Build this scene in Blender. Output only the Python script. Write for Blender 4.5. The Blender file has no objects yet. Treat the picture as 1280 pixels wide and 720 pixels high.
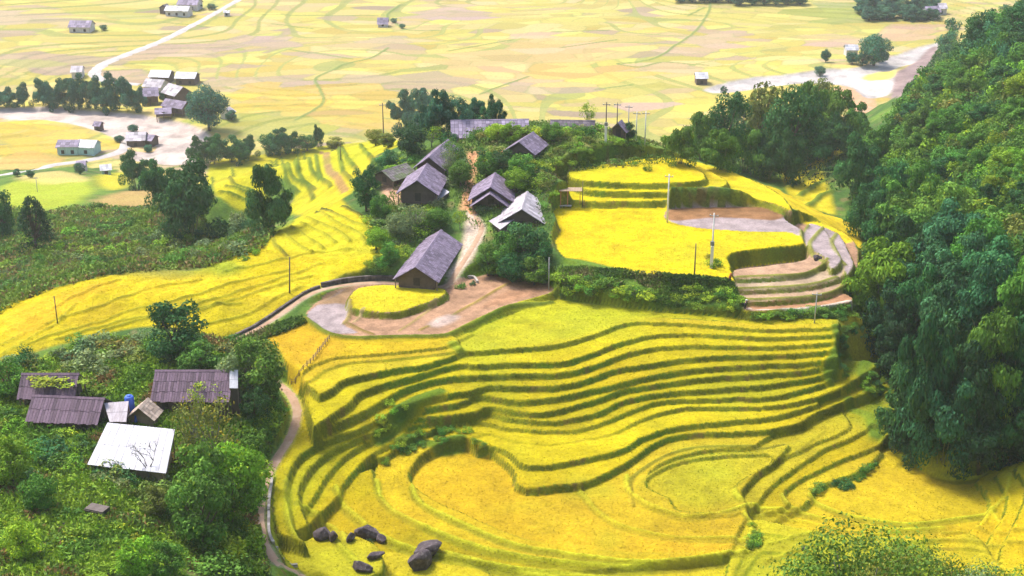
import bpy, bmesh, math, random
import numpy as np
from mathutils import Vector, Matrix
random.seed(7)
RNG = np.random.default_rng(7)
C = bpy.context.scene.collection

# ------------------------------------------------------------------ camera geometry (used to survey the valley)
CAM_Z, PITCH, FOC = 150.0, math.radians(22), 1758.0
CP, SP = math.cos(PITCH), math.sin(PITCH)

def ray(u, v):
    a, b = (u - 640) / FOC, (v - 360) / FOC
    return np.array((a, CP - b * SP, -SP - b * CP))

def at(u, v, z, ty=0.0, y0=195.0):
    """surveyed point (u, v) on the level z (a plane that may lean by ty along y)"""
    d = ray(u, v)
    t = (z - ty * y0 - CAM_Z) / (d[2] - ty * d[1])
    return np.array((d[0] * t, d[1] * t, CAM_Z + d[2] * t))

# ------------------------------------------------------------------ grid
def axis(parts):
    out = [parts[0][0]]
    for a, b, s in parts:
        n = max(1, int(round((b - a) / s)))
        out.extend(np.linspace(a, b, n + 1)[1:])
    return np.array(out)

XS = axis([(-1200, -500, 50), (-500, -330, 10), (-330, -150, 1.3), (-150, -76, .7), (-76, 80, .3),
           (80, 150, .7), (150, 330, 1.3), (330, 500, 10), (500, 1200, 50)])
YS = axis([(-20, 60, 4), (60, 134, .7), (134, 232, .21), (232, 290, .3), (290, 350, .5), (350, 480, .8), (480, 880, 1.1), (880, 1000, 8), (1000, 2200, 40)])
NX, NY = len(XS), len(YS)
GX, GY = np.meshgrid(XS, YS)
print('grid', NX, NY, NX * NY)

_tab = np.random.default_rng(3).random((256, 256))
def noise(x, y, s, seed=0):
    x = x / s + seed * 17.31; y = y / s + seed * 9.7
    xi = np.floor(x).astype(int); yi = np.floor(y).astype(int)
    fx = x - xi; fy = y - yi
    fx = fx * fx * (3 - 2 * fx); fy = fy * fy * (3 - 2 * fy)
    a = _tab[yi & 255, xi & 255]; b = _tab[yi & 255, (xi + 1) & 255]
    c = _tab[(yi + 1) & 255, xi & 255]; d = _tab[(yi + 1) & 255, (xi + 1) & 255]
    return (a * (1 - fx) + b * fx) * (1 - fy) + (c * (1 - fx) + d * fx) * fy
def fbm(x, y, s, seed=0, o=3):
    t = 0; w = 0; a = 1
    for k in range(o):
        t = t + a * noise(x, y, s / 2 ** k, seed + k); w += a; a *= .55
    return t / w
def sstep(t):
    t = np.clip(t, 0, 1); return t * t * (3 - 2 * t)

# ------------------------------------------------------------------ the lie of the land: surveyed points (u, v, z) and hidden ones
SURV = """0,720,67 150,720,66 290,720,60 0,640,63.5 150,640,63 270,640,59 0,560,61 165,590,60.5 165,540,60.5 280,560,58.8
60,500,60.5 240,490,60.5 320,490,59.5 0,455,59.5 150,430,60 250,450,60.3 300,430,60.3 0,440,59 60,385,60 150,375,61 250,400,61.3
300,415,60.8 130,345,61.5 250,342,62 350,350,62.2 400,350,62.2 300,325,62.5 380,270,62 480,290,64 450,330,63.5 500,330,64
250,335,45 100,340,46 0,360,50 150,300,38 50,300,40 0,250,30 130,240,22 220,270,30 300,310,45 300,290,42 0,225,10 80,215,8
150,225,12 240,240,25 0,205,-4 150,195,-4 270,240,50 300,215,50 400,195,53 440,182,54 490,178,58 340,285,52 420,250,60 420,215,57 300,260,46
300,150,-6 450,150,-4 200,170,-6 500,350,62 560,340,62.5 600,300,64 590,250,66 540,250,66 500,240,66 460,262,62.5 520,200,68 590,195,69.5
650,185,71 560,165,70 660,160,71 720,170,73 760,195,69.6 760,175,72 700,220,70 830,200,70 780,215,69 650,290,65.5 640,340,63 690,330,64
760,160,70 840,200,69 900,210,67 960,235,65 1040,280,63 1065,300,62.5 1060,370,61 900,195,50 950,215,48 1000,250,48 1010,215,42 1040,180,36
860,200,52 1000,180,36 1060,150,16 1080,100,-3 1000,110,-5 1280,10,75 1200,60,58 1150,110,42 1280,100,72 1200,150,55 1280,200,72 1130,200,44
1200,250,58 1280,300,72 1120,290,48 1200,350,62 1100,350,52 1280,420,68 1180,430,58 1110,420,52.5 1110,480,50.8 1085,505,50.5 1075,400,55 1065,440,56 1200,520,56 1280,520,60 1130,560,50
1230,575,49 1280,560,52 640,383,61 440,423,60.5 555,420,60.5 850,385,60.5 1035,392,60.3 800,340,64.5 900,350,64.5 620,350,62 400,390,61
335,600,56.2 345,690,54.3 1000,700,48 640,700,49.5 800,600,50.5 1150,640,48 500,620,50.6 700,480,57.5 900,480,57 450,500,58.5"""
cp = [at(*map(float, s.split(','))) for s in SURV.split()]
cp += [np.array(p, float) for p in [(-50, 380, 24), (0, 350, 46), (45, 350, 48), (0, 400, 12), (-50, 440, 0), (60, 410, 14), (110, 400, 20), (80, 360, 36),
    (200, 450, 80), (150, 480, 36), (150, 540, -4), (230, 560, 20), (230, 430, 95), (180, 300, 90), (150, 200, 80), (120, 150, 74), (300, 500, 90),
    (0, 118, 55), (0, 100, 66), (-60, 100, 78), (60, 100, 66), (0, 50, 108), (0, 5, 146), (0, -60, 190), (100, 60, 100), (-100, 60, 110), (200, 60, 140), (-200, 60, 130), (-130, 120, 72), (100, 130, 62),
    (-130, 200, 52), (-150, 280, 26), (-180, 380, 4), (-250, 150, 60), (-250, 300, 10), (-300, 450, -8), (-100, 480, -8), (0, 500, -8), (100, 500, -8),
    (-200, 600, -8), (0, 600, -8), (150, 620, -8), (250, 650, -8), (-300, 800, -8), (0, 800, -8), (300, 800, -6), (350, 600, 30), (400, 400, 120), (350, 200, 140)]]
cp = np.array(cp)
def radial_surface(P, xc, yc, c=5.0):
    n = len(P); xy = P[:, :2] / 100
    c = c / 100
    D = np.sqrt(((xy[:, None] - xy[None]) ** 2).sum(-1) + c * c)
    A = np.zeros((n + 3, n + 3)); A[:n, :n] = D - np.eye(n) * .02; A[:n, n] = 1; A[:n, n + 1:] = xy; A[n:, :n] = A[:n, n:].T
    w = np.linalg.solve(A, np.concatenate([P[:, 2], np.zeros(3)]))
    X, Y = np.meshgrid(xc / 100, yc / 100)
    Z = w[n] + w[n + 1] * X + w[n + 2] * Y
    for i in range(n):
        Z += w[i] * np.sqrt((X - xy[i, 0]) ** 2 + (Y - xy[i, 1]) ** 2 + c * c)
    return Z
ix = np.unique(np.r_[np.arange(0, NX, 5), NX - 1]); iy = np.unique(np.r_[np.arange(0, NY, 5), NY - 1])
Zc = radial_surface(cp, XS[ix], YS[iy])
Z1 = np.stack([np.interp(XS, XS[ix], r) for r in Zc])
H = np.empty((NY, NX))
k = np.clip(np.searchsorted(YS[iy], YS, 'right') - 1, 0, len(iy) - 2)
fr = ((YS - YS[iy][k]) / (YS[iy][k + 1] - YS[iy][k]))[:, None]
H[:] = Z1[k] * (1 - fr) + Z1[k + 1] * fr
H += (fbm(GX, GY, 9, 1) - .5) * 1.2 + (fbm(GX, GY, 2.2, 5, 2) - .5) * .5
H = np.minimum(np.clip(H, -20, 240), 140 + .06 * np.clip(H - 140, 0, None))

# valley floor: low terraces that follow a gently rolling base
wx = GX + 30 * (fbm(GX, GY, 120, 11) - .5); wy = GY + 30 * (fbm(GX, GY, 120, 14) - .5)
vb = 10 * fbm(wx, wy, 190, 21, 2) + .35 * noise(wx, wy, 40, 25) + .010 * np.clip(GY - 480, 0, 500) + .012 * np.clip(GX, -50, 300) - 4.5
ST = .36
lv = np.floor(vb / ST); fr_ = vb / ST - lv
V = (lv + sstep((fr_ - .86) / .14)) * ST
vbank = (fr_ > .84) * 1.0
V += np.clip(GY - 900, 0, None) ** 1.15 * .018 * (0.6 + fbm(GX, GY, 400, 31)) + np.clip(np.abs(GX) - 420, 0, None) ** 1.1 * .05
VALLEY = V > H
H = np.where(VALLEY, V, H)
HILL0 = ~VALLEY

# ------------------------------------------------------------------ colour and cover maps
COL = np.empty((NY, NX, 3)); BANK = np.zeros((NY, NX)); ZONE = np.zeros((NY, NX), np.int8)   # zone 0 wild, 1 rice, 2 mud, 3 valley
def mixc(a, b, t):
    return np.asarray(a) * (1 - t[..., None]) + np.asarray(b) * t[..., None]
g1 = fbm(GX, GY, 7, 41); g2 = fbm(GX, GY, 2.5, 44, 2)
wild = mixc((.045, .095, .018), (.10, .17, .022), sstep((g1 - .3) / .45))
wild = mixc(wild, (.17, .12, .055), sstep((g2 - .62) / .2) * .55)
COL[:] = wild
# valley field patches, their colours paled to carry part of the distant haze
ns = 2300
sx = RNG.uniform(-340, 340, ns); sy = RNG.uniform(430, 900, ns)
pal = np.array([(.64, .51, .17), (.66, .53, .20), (.63, .52, .14), (.61, .53, .14), (.65, .50, .23), (.62, .47, .25), (.57, .53, .15), (.62, .47, .13), (.44, .33, .24), (.54, .40, .27)])
pi = RNG.choice(len(pal), ns, p=[.17, .17, .17, .12, .1, .07, .06, .06, .02, .06])
reg = (GY > 330) & (GY < 905) & (np.abs(GX) < 345) & VALLEY
px_, py_ = wx[reg] + 5 * (noise(GX[reg], GY[reg], 15, 61) - .5), wy[reg]
best = np.full(px_.shape, 1e9); second = best.copy(); bi = np.zeros(px_.shape, int)
cell = {}
gxi = (px_ // 30).astype(int); gyi = (py_ // 30).astype(int)
buck = {}
for i in range(ns):
    buck.setdefault((int(sx[i] // 30), int(sy[i] // 30)), []).append(i)
key = gxi * 1000 + gyi
order = np.argsort(key); ks = key[order]
bounds = np.r_[0, np.nonzero(np.diff(ks))[0] + 1, len(ks)]
for b0, b1 in zip(bounds[:-1], bounds[1:]):
    sel = order[b0:b1]; cx, cy = gxi[sel[0]], gyi[sel[0]]
    cand = [i for dx in range(-2, 3) for dy in range(-1, 2) for i in buck.get((cx + dx, cy + dy), [])]
    if not cand: continue
    cand = np.array(cand)
    d = ((px_[sel, None] - sx[cand]) * .55) ** 2 + ((py_[sel, None] - sy[cand]) * 1.15) ** 2
    o = np.argsort(d, 1)[:, :2]
    bi[sel] = cand[o[:, 0]]; best[sel] = d[np.arange(len(sel)), o[:, 0]]
    second[sel] = d[np.arange(len(sel)), o[:, 1]] if d.shape[1] > 1 else 1e6
vc = pal[pi[bi]] * (.54, .55, .48) * (1 + .10 * (RNG.random(ns)[bi][:, None] - .5))
ln = lv[reg]; vc = vc * (.80 + .34 * _tab[(ln.astype(int) * 7) & 255, (bi // 3) & 255])[:, None]
edge = np.clip(1 - (np.sqrt(second) - np.sqrt(best)) / .8, 0, 1)
EDGE = np.zeros((NY, NX)); EDGE[reg] = edge
sh = fbm(GX[reg], GY[reg], 90, 71)
vc = mixc(vc, (.62, .48, .07), sstep((.5 - sh) / .25) * .45 * (GY[reg] < 640))
COL[VALLEY] = (.3, .32, .10)
COL[reg] = vc; BI = np.full((NY, NX), -1); BI[reg] = bi; SEEDS = np.stack([sx, sy], 1)
COL[VALLEY] = mixc(COL[VALLEY], (.19, .21, .06), (vbank * .75)[VALLEY])
ZONE[VALLEY] = 3
far = VALLEY & ~reg
COL[far] = mixc((.05, .10, .03), (.22, .24, .07), fbm(GX[far], GY[far], 60, 81))

# ------------------------------------------------------------------ working on the ground
def smooth_line(P, closed, step=.8):
    P = np.asarray(P, float); n = len(P); out = []
    idx = range(n if closed else n - 1)
    for i in idx:
        if closed: p0, p1, p2, p3 = P[i - 1], P[i], P[(i + 1) % n], P[(i + 2) % n]
        else: p0, p1, p2, p3 = P[max(i - 1, 0)], P[i], P[i + 1], P[min(i + 2, n - 1)]
        L = np.linalg.norm(p2[:2] - p1[:2]); m = max(1, int(L / step))
        # centripetal-ish: damp tangents on uneven spacing
        l0 = np.linalg.norm(p1[:2] - p0[:2]) + 1e-6; l2 = np.linalg.norm(p3[:2] - p2[:2]) + 1e-6
        t1 = (p2 - p0) / (l0 + L) * L if l0 > 1e-5 else p2 - p1
        t2 = (p3 - p1) / (L + l2) * L if l2 > 1e-5 else p2 - p1
        for q in range(m):
            s = q / m; s2, s3 = s * s, s * s * s
            out.append((2 * s3 - 3 * s2 + 1) * p1 + (s3 - 2 * s2 + s) * t1 + (-2 * s3 + 3 * s2) * p2 + (s3 - s2) * t2)
    if not closed: out.append(P[-1])
    return np.array(out)

def wobble(P, a=.18, s=3.0, seed=0):
    Q = P.copy()
    Q[:, 0] += (noise(P[:, 0], P[:, 1], s, 90 + seed) - .5) * 2 * a
    Q[:, 1] += (noise(P[:, 0], P[:, 1], s, 95 + seed) - .5) * 2 * a
    return Q

def window(P, pad):
    i0, i1 = np.searchsorted(XS, [P[:, 0].min() - pad, P[:, 0].max() + pad]); j0, j1 = np.searchsorted(YS, [P[:, 1].min() - pad, P[:, 1].max() + pad])
    return i0, min(i1 + 1, NX), j0, min(j1 + 1, NY)

def line_dist(P, closed, pad, val=None):
    """distance (clipped at pad) to the line, over its window; with val also the value at the nearest point"""
    i0, i1, j0, j1 = window(P, pad)
    D = np.full((j1 - j0, i1 - i0), float(pad)); VV = np.zeros_like(D)
    n = len(P)
    for k in range(n if closed else n - 1):
        a, b = P[k], P[(k + 1) % n]
        x0, x1 = sorted((a[0], b[0])); y0, y1 = sorted((a[1], b[1]))
        p0, p1 = np.searchsorted(XS, [x0 - pad, x1 + pad]); q0, q1 = np.searchsorted(YS, [y0 - pad, y1 + pad])
        p0, p1, q0, q1 = max(p0, i0), min(p1, i1), max(q0, j0), min(q1, j1)
        if p1 <= p0 or q1 <= q0: continue
        X = XS[p0:p1][None]; Y = YS[q0:q1][:, None]
        d = b[:2] - a[:2]; l2 = d @ d + 1e-12
        t = np.clip(((X - a[0]) * d[0] + (Y - a[1]) * d[1]) / l2, 0, 1)
        dist = np.hypot(X - a[0] - t * d[0], Y - a[1] - t * d[1])
        sub = D[q0 - j0:q1 - j0, p0 - i0:p1 - i0]; m = dist < sub
        sub[m] = dist[m]
        if val is not None:
            VV[q0 - j0:q1 - j0, p0 - i0:p1 - i0][m] = (val[k] * (1 - t) + val[(k + 1) % n] * t)[m]
    return D, VV, (slice(j0, j1), slice(i0, i1))

def inside(P, sl):
    j0, j1, i0, i1 = sl[0].start, sl[0].stop, sl[1].start, sl[1].stop
    M = np.zeros((j1 - j0, i1 - i0), bool); x = XS[i0:i1]
    A = P; B = np.roll(P, -1, 0)
    for j in range(j0, j1):
        y = YS[j]; c = (A[:, 1] <= y) != (B[:, 1] <= y)
        if not c.any(): continue
        a, b = A[c], B[c]
        xc = np.sort(a[:, 0] + (y - a[:, 1]) / (b[:, 1] - a[:, 1]) * (b[:, 0] - a[:, 0]))
        M[j - j0] = (np.searchsorted(xc, x) & 1) == 1
    return M

RICE_STEPS = []
def paint(P, z=None, ty=0, w=.5, zone=None, col=None, smooth=True, bank=True, mix=1.0, feather=None, wob=.15):
    """lay a level field (polygon P in metres) into the land; its edge becomes a bank w wide"""
    P = np.asarray(P, float)
    if smooth: P = smooth_line(P, True)
    if wob: P = wobble(P, wob, 3.0 if wob < 1 else 14.0)
    pad = max(w, feather or 0) + 1.2
    D, _, sl = line_dist(P, True, pad)
    M = inside(P, sl); sd = np.where(M, D, -D)
    if z is not None:
        t = sstep((sd + w) / w)
        zp = z + ty * (GY[sl] - 195)
        dz = zp - H[sl]
        hh = H[sl]; b = BANK[sl]
        if bank:
            b[M & (t >= 1)] = 0
            bb = (t > .02) & (t < .98)
            b[bb] = np.maximum(b[bb] * .3, np.clip(np.abs(dz[bb]) / .8, 0, 1))
        hh += dz * t
    f = feather or .01
    tc = sstep((sd + f / 2) / f) * mix
    if col is not None: COL[sl] = mixc(COL[sl], col, tc)
    if zone is not None: ZONE[sl][M] = zone
    return sl, M, sd

def bund(P, h=.3, w=.5, col=(.20, .24, .02), cw=None, mix=.9, flat=False, smooth=True, wob=.1, zone=None):
    """a low ridge (or, flat, a trodden strip) along the line P"""
    P = np.asarray(P, float)
    if smooth: P = smooth_line(P, False)
    if wob: P = wobble(P, wob, 2)
    cw = cw or w
    D, VV, sl = line_dist(P, False, max(w, cw) + 1.5, P[:, 2] if flat else None)
    if flat:
        t = sstep((w + 1.2 - D) / 1.2); H[sl] += (VV + h - H[sl]) * t * (D < max(w, cw) + 1.49)
    elif h: H[sl] += h * sstep((w - D) / w)
    if col is not None: COL[sl] = mixc(COL[sl], col, sstep((cw - D) / (cw * .6)) * mix)
    if zone is not None: ZONE[sl][D < w] = zone
    BANK[sl] *= np.where(D < cw, .3, 1)

def px(s, z=0, ty=0):
    return [at(*map(float, q.split(',')), z, ty) for q in s.split()]

def height(x, y):
    x = np.asarray(x, float); y = np.asarray(y, float)
    i = np.clip(np.searchsorted(XS, x) - 1, 0, NX - 2); j = np.clip(np.searchsorted(YS, y) - 1, 0, NY - 2)
    fx = (x - XS[i]) / (XS[i + 1] - XS[i]); fy = (y - YS[j]) / (YS[j + 1] - YS[j])
    return (H[j, i] * (1 - fx) + H[j, i + 1] * fx) * (1 - fy) + (H[j + 1, i] * (1 - fx) + H[j + 1, i + 1] * fx) * fy

def hit(u, v, lo=110.0):
    """where the sight line through (u, v) meets the ground"""
    d = ray(u, v); t = np.concatenate([np.arange(lo, 480, .5), np.arange(480, 1100, 1.5)])
    x, y, z = d[0] * t, d[1] * t, CAM_Z + d[2] * t
    below = z <= height(x, y)
    if not below.any(): return at(u, v, 0)
    k = int(np.argmax(below)); a, b = t[max(k - 1, 0)], t[k]
    for _ in range(12):
        m = (a + b) / 2
        if CAM_Z + d[2] * m <= height(d[0] * m, d[1] * m): b = m
        else: a = m
    return np.array((d[0] * b, d[1] * b, float(height(d[0] * b, d[1] * b))))
def hits(s):
    return [hit(*map(float, q.split(','))) for q in s.split()]

YEL = (.37, .30, .003); YEL2 = (.33, .26, .004); GRN = (.28, .30, .014); ORG = (.47, .27, .014); OLV = (.33, .275, .012)
MUD = (.34, .20, .12); STN = (.31, .25, .245); BRN = (.24, .125, .055)

# ================================================================== the left spur: sloping rice
C_PX = "-40,470 -40,410 20,372 60,362 130,344 200,338 250,338 262,330 290,322 330,300 370,275 385,258 410,245 440,262 470,280 487,297 484,315 455,335 420,347 395,362 350,392 320,408 292,422 262,418 228,412 190,408 150,413 105,422 60,434 0,450"
sl, M, sd = paint(hits(C_PX), None, zone=1, col=YEL, feather=1.5)
paint(hits("262,205 330,193 400,183 450,178 492,172 498,182 470,195 455,215 440,240 405,262 385,268 362,262 370,235 350,222 330,235 345,262 320,262 290,258 268,240"), None, zone=1, col=(.33, .31, .010), feather=1.5)
for s, h, c in [("402,262 422,269 446,280 464,288 476,298", .5, 1), ("395,266 414,275 434,285 452,295 457,307", .5, 1), ("384,272 402,281 424,290 437,302", .5, 1),
             ("376,279 392,287 408,295 419,304", .5, 1), ("364,284 380,295 396,306 404,311", .5, 1), ("350,290 365,301 378,310 390,317", .5, 1), ("338,297 346,308 360,322", .4, 1),
             ("428,258 455,272 476,288", .4, 1)]:
    bund(hits(s), h, .55, (.05, .06, .008), .55, 1.0, wob=.06)
for s in ["265,222 290,228 312,238 330,250", "275,240 297,246 320,256", "290,210 320,214 345,226 352,240", "345,200 362,214 385,235 392,250", "372,192 388,208 400,226",
          "415,188 428,212 445,230", "450,182 462,195 470,205", "300,200 340,203 372,216", "282,233 306,240 330,247", "352,197 374,214 394,238", "380,190 398,212 414,234", "426,186 441,206 452,224", "332,206 358,222 374,242"]:
    bund(hits(s), .55, .8, (.065, .105, .012), .7)
bund(hits("402,190 409,205 420,222 432,240"), .2, 1.4, (.22, .13, .06), 1.2)
for s in ["0,432 60,405 120,385 190,360 250,350", "20,436 90,412 160,390 230,372 300,352 360,338", "70,425 150,402 220,390 290,368 340,352 400,330", "130,412 190,395 250,386 300,380",
          "200,400 262,385 330,362 390,345", "250,408 300,396 345,372 380,358", "10,415 50,392 105,366 150,350", "0,445 35,425 70,405 95,380", "280,340 330,330 380,318 440,312"]:
    bund(hits(s), .35, .55, (.25, .24, .010), .45, .8)
for s, c in [("-5,400 30,380 80,368 130,352 150,356 110,372 70,395 30,420", ORG), ("150,352 250,342 300,345 260,360 190,372", (.50, .37, .01)), ("300,390 350,350 400,332 430,338 370,370 330,400", (.44, .38, .012)),
             ("330,300 375,272 400,264 480,300 460,320 380,322", (.42, .39, .015)), ("255,330 290,325 300,340 268,345", (.12, .22, .02))]:
    paint(hits(s), None, col=c, feather=5, mix=.6)

# ================================================================== the bowl of terraces
A_T = np.array([at(*p, 60.5) for p in [(1048, 401), (960, 402), (800, 392), (640, 402), (560, 426), (440, 430), (400, 428)]])
A_L = np.array([at(*p, z) for *p, z in [(378, 478, 59.5), (362, 520, 58), (348, 560, 57), (343, 600, 56), (342, 640, 55), (348, 668, 54)]])
paint(px("520,545 474,575 440,590 418,625 388,655 392,720 420,790 700,820 1000,820 1330,800 1330,560 1280,566 1240,584 1215,597 1180,597 1150,585 1125,568 1112,555 1110,500 1106,470 1000,520 800,500 600,500", 50.0), 50.0, w=5, zone=1, col=YEL2)
paint(px("348,478 358,500 362,520 350,555 337,590 334,640 344,690 378,722 386,700 376,664 370,605 400,560 445,530 450,480", 58.6, .12), 58.6, .12, 1.0, 1, GRN)
def field(s, z, ty=0, col=None, w=.42, **k):
    paint(px(s, z, ty), z, ty, w, 1, col, **k)
# near fields, lying a little lower towards the viewer
field("540,690 640,712 760,712 940,690 1000,712 1000,800 500,800", 49.4, col=(.38, .33, .013))
field("380,680 430,675 480,690 540,690 640,740 600,800 420,800 380,725", 49.9, col=(.40, .32, .012))
field("350,690 372,682 400,668 420,664 460,676 476,690 470,718 390,724", 52.0, col=(.36, .31, .012))
field("372,625 395,640 420,662 440,668 480,670 520,687 580,702 640,712 760,708 860,700 940,692 936,676 800,690 640,690 560,660 480,612 430,590", 54.0, .105, YEL2)
field("428,607 432,632 460,657 480,670 520,686 600,703 700,712 820,706 930,690 936,672 700,690 545,640 500,600 470,585", 54.6, .11, YEL2)
field("470,585 472,615 480,627 495,640 545,662 600,681 680,697 780,702 880,697 932,684 934,668 700,660 620,560 520,545 485,570", 52.9, .06, (.44, .32, .011))
field("700,640 640,585 700,590 785,560 960,540 990,560 960,590 940,610 938,640 936,676 880,690 780,694 720,688", 50.95, .01, (.40, .30, .012))
field("515,605 520,590 533,577 560,567 590,562 618,567 640,578 655,605 690,600 725,608 742,632 775,655 830,670 936,676 930,684 850,690 760,688 680,678 640,668 570,640 532,622", 50.55, col=(.45, .30, .011))
# the right-hand staircase down to the gully
field("960,660 1010,610 1060,600 1090,578 1110,560 1130,568 1150,585 1180,597 1215,597 1245,588 1300,570 1340,700 1100,760 960,720", 47.9, col=(.41, .31, .011))
field("985,640 1012,622 1012,615 1020,607 1042,600 1072,588 1094,572 1098,562 1040,560 960,610 940,660", 48.6, col=(.38, .30, .011), w=.9)
field("960,640 985,628 978,618 990,605 1022,588 1055,572 1097,556 1100,540 1040,540 940,620", 49.2, col=YEL2)
field("940,635 958,612 985,590 1010,573 1040,556 1067,545 1085,530 1040,520 930,620", 49.8, col=OLV)
field("925,640 916,612 925,603 945,590 962,580 990,568 1020,553 1045,543 1062,532 1040,510 900,600", 50.2, col=OLV)
field("848,644 828,632 812,612 810,600 818,590 840,578 880,568 960,562 1000,552 1030,538 1000,560 962,580 945,590 925,603 918,614 922,640", 50.35, col=(.34, .29, .012))
for s, z in [("848,643 830,638 806,632 800,618 803,610 822,596 845,588 870,584 900,580 960,572 985,566", 50.25)]:
    pass
def layer(s, z, right="", left="", ty=0, col=YEL, close='T', w=.48):
    e = np.array(px(s, z, ty))
    if close == 'T': cl = np.concatenate([A_T])
    elif close == 'TL': cl = np.concatenate([A_T, A_L])
    elif close == 'TL3': cl = np.concatenate([A_T, A_L[:1]])
    else: cl = np.array([A_T[0], A_T[1], A_T[2], A_T[3], at(500, 440, 60)])
    P = np.concatenate([smooth_line(e, False), cl])
    paint(P, z, ty, w, 1, col, smooth=False)
layer("826,598 800,606 786,604 785,594 800,579 830,569 870,565 920,564 962,560 990,549 1020,536 1060,516 1095,495 1100,484", 50.75, close='R', w=.35, col=OLV) if False else None
LOOPS = [("812,640 798,618 803,600 822,580 850,570 900,566 962,563", 50.6), ("795,632 786,612 790,596 803,582 830,571 870,566", 50.8)]
layer("606,560 625,571 641,585 650,606 668,609 690,606 728,602 760,590 790,572 815,555 840,545 880,540 920,539 960,536 1000,528 1020,515 1060,500 1085,490 1100,480", 51.7, close='R', col=(.42, .33, .006))
layer("598,556 620,558 640,567 655,580 690,580 740,570 780,559 805,545 850,532 900,526 960,521 980,517 1021,504", 52.5, close='R', col=(.42, .34, .006))
layer("560,548 585,547 610,541 640,550 690,554 740,547 765,541 800,524 840,512 860,508 960,507 1010,498 1050,485 1075,470 1100,455", 53.3, close='R', ty=.045, col=(.42, .34, .006))
layer("455,566 474,572 490,563 508,551 530,540 560,530 600,527 640,535 690,538 727,536 765,522 795,510 825,501 890,497 960,495 1000,487 1040,475", 54.1, close='R', ty=.075)
layer("424,618 427,607 445,585 470,563 500,548 512,533 540,527 580,522 605,514 640,522 690,526 740,517 780,500 815,492 890,485 960,480 1000,474 1030,468 1055,460", 54.95, close='TL', ty=.09)
layer("385,630 392,620 405,597 425,575 450,557 475,545 500,532 515,522 550,519 592,514 612,507 640,512 680,515 740,500 780,486 815,480 890,471 960,466 1000,463 1030,458", 55.8, close='TL', ty=.095)
layer("385,655 377,640 373,615 376,600 388,582 410,565 440,550 465,540 495,522 515,513 540,508 575,502 600,493 640,499 690,497 740,486 780,477 800,471 865,461 960,454 1000,453 1048,448", 56.65, close='TL', ty=.09)
layer("380,677 370,668 360,640 357,615 360,590 372,570 395,555 420,545 450,535 480,520 515,505 555,493 590,487 610,481 640,482 690,482 727,475 765,462 830,451 880,445 960,443 1000,441 1044,437", 57.5, close='TL', ty=.08)
layer("402,537 430,524 465,508 500,487 545,473 580,469 640,467 700,466 740,456 800,437 852,431 960,432 1010,430 1045,427", 58.35, close='TL3', ty=.05, col=(.41, .34, .006))
layer("392,532 415,517 437,502 447,491 472,481 495,475 532,465 575,454 595,455 640,453 700,452 740,441 770,429 825,417 880,417 960,421 1000,420 1050,417", 59.2, close='TL3', ty=.025, col=(.40, .335, .006))
field("573,414 600,398 640,382 690,373.5 720,377 800,387 870,394 960,399 1048,399 1048,405 960,405 800,397 640,422 580,434", 60.08, col=(.37, .34, .008), w=.4)
layer("400,492 415,485 427,475 457,467 495,460 532,455 580,440 605,437 640,435 700,429 740,418 770,407 800,402 860,404 960,411 1000,410 1050,408", 60.05, close='TL3', col=(.42, .335, .012))
layer("386,480 405,462 432,452 482,449 520,444 576,437 571,430 590,420 640,402", 60.35, close='TL3', col=(.42, .30, .012)) if False else None
field("376,472 386,476 405,463 432,453 482,449 520,445 577,437 570,428 590,416 520,423 440,426 412,420 378,400 340,415 352,440 366,462", 60.4, col=(.42, .30, .012), w=.35)
field("372,470 380,464 395,454 420,446 470,442 520,437 571,430 568,421 520,423 440,425 410,419 380,399 335,416 350,440 365,464", 60.8, col=(.44, .31, .008), w=.35)
# the staircases at the lower right
field("1212,668 1228,652 1238,630 1232,612 1222,601 1245,588 1340,560 1340,720 1230,700", 48.8, col=(.42, .32, .008))
field("1232,690 1242,666 1256,642 1260,618 1249,592 1340,560 1340,720 1240,720", 49.6, col=(.42, .33, .008))
field("1252,692 1264,662 1280,632 1284,606 1272,584 1340,560 1340,720 1260,720", 50.4, col=(.40, .33, .008))
field("936,652 1000,660 1060,670 1120,676 1180,672 1215,668 1240,700 1240,780 930,780", 50.2, col=(.37, .33, .012))
field("948,672 1000,678 1060,688 1115,692 1180,688 1240,696 1240,780 930,780", 49.9, col=(.34, .33, .012))
field("950,696 1000,698 1060,708 1120,712 1120,780 930,780", 49.6, col=(.32, .33, .012))
# fields inside the small inner loop
for s, z, c in [("848,643 824,637 803,630 796,615 800,602 816,590 838,579 870,570 905,567 955,563 985,556 962,580 945,590 925,603 917,613 924,640 890,644", 50.9, OLV),
                ("850,641 838,625 811,612 812,602 822,594 845,584 875,577 960,572 962,580 945,590 925,603 917,613 922,638", 50.5, (.35, .29, .012))]:
    field(s, z, col=c, w=.4)
for s, z in [("792,628 788,612 790,595 806,582 822,572 845,562 880,556 950,554 980,549", 51.25)]:
    bund(px(s, z), .22, .5, (.16, .15, .012), .5)
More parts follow.
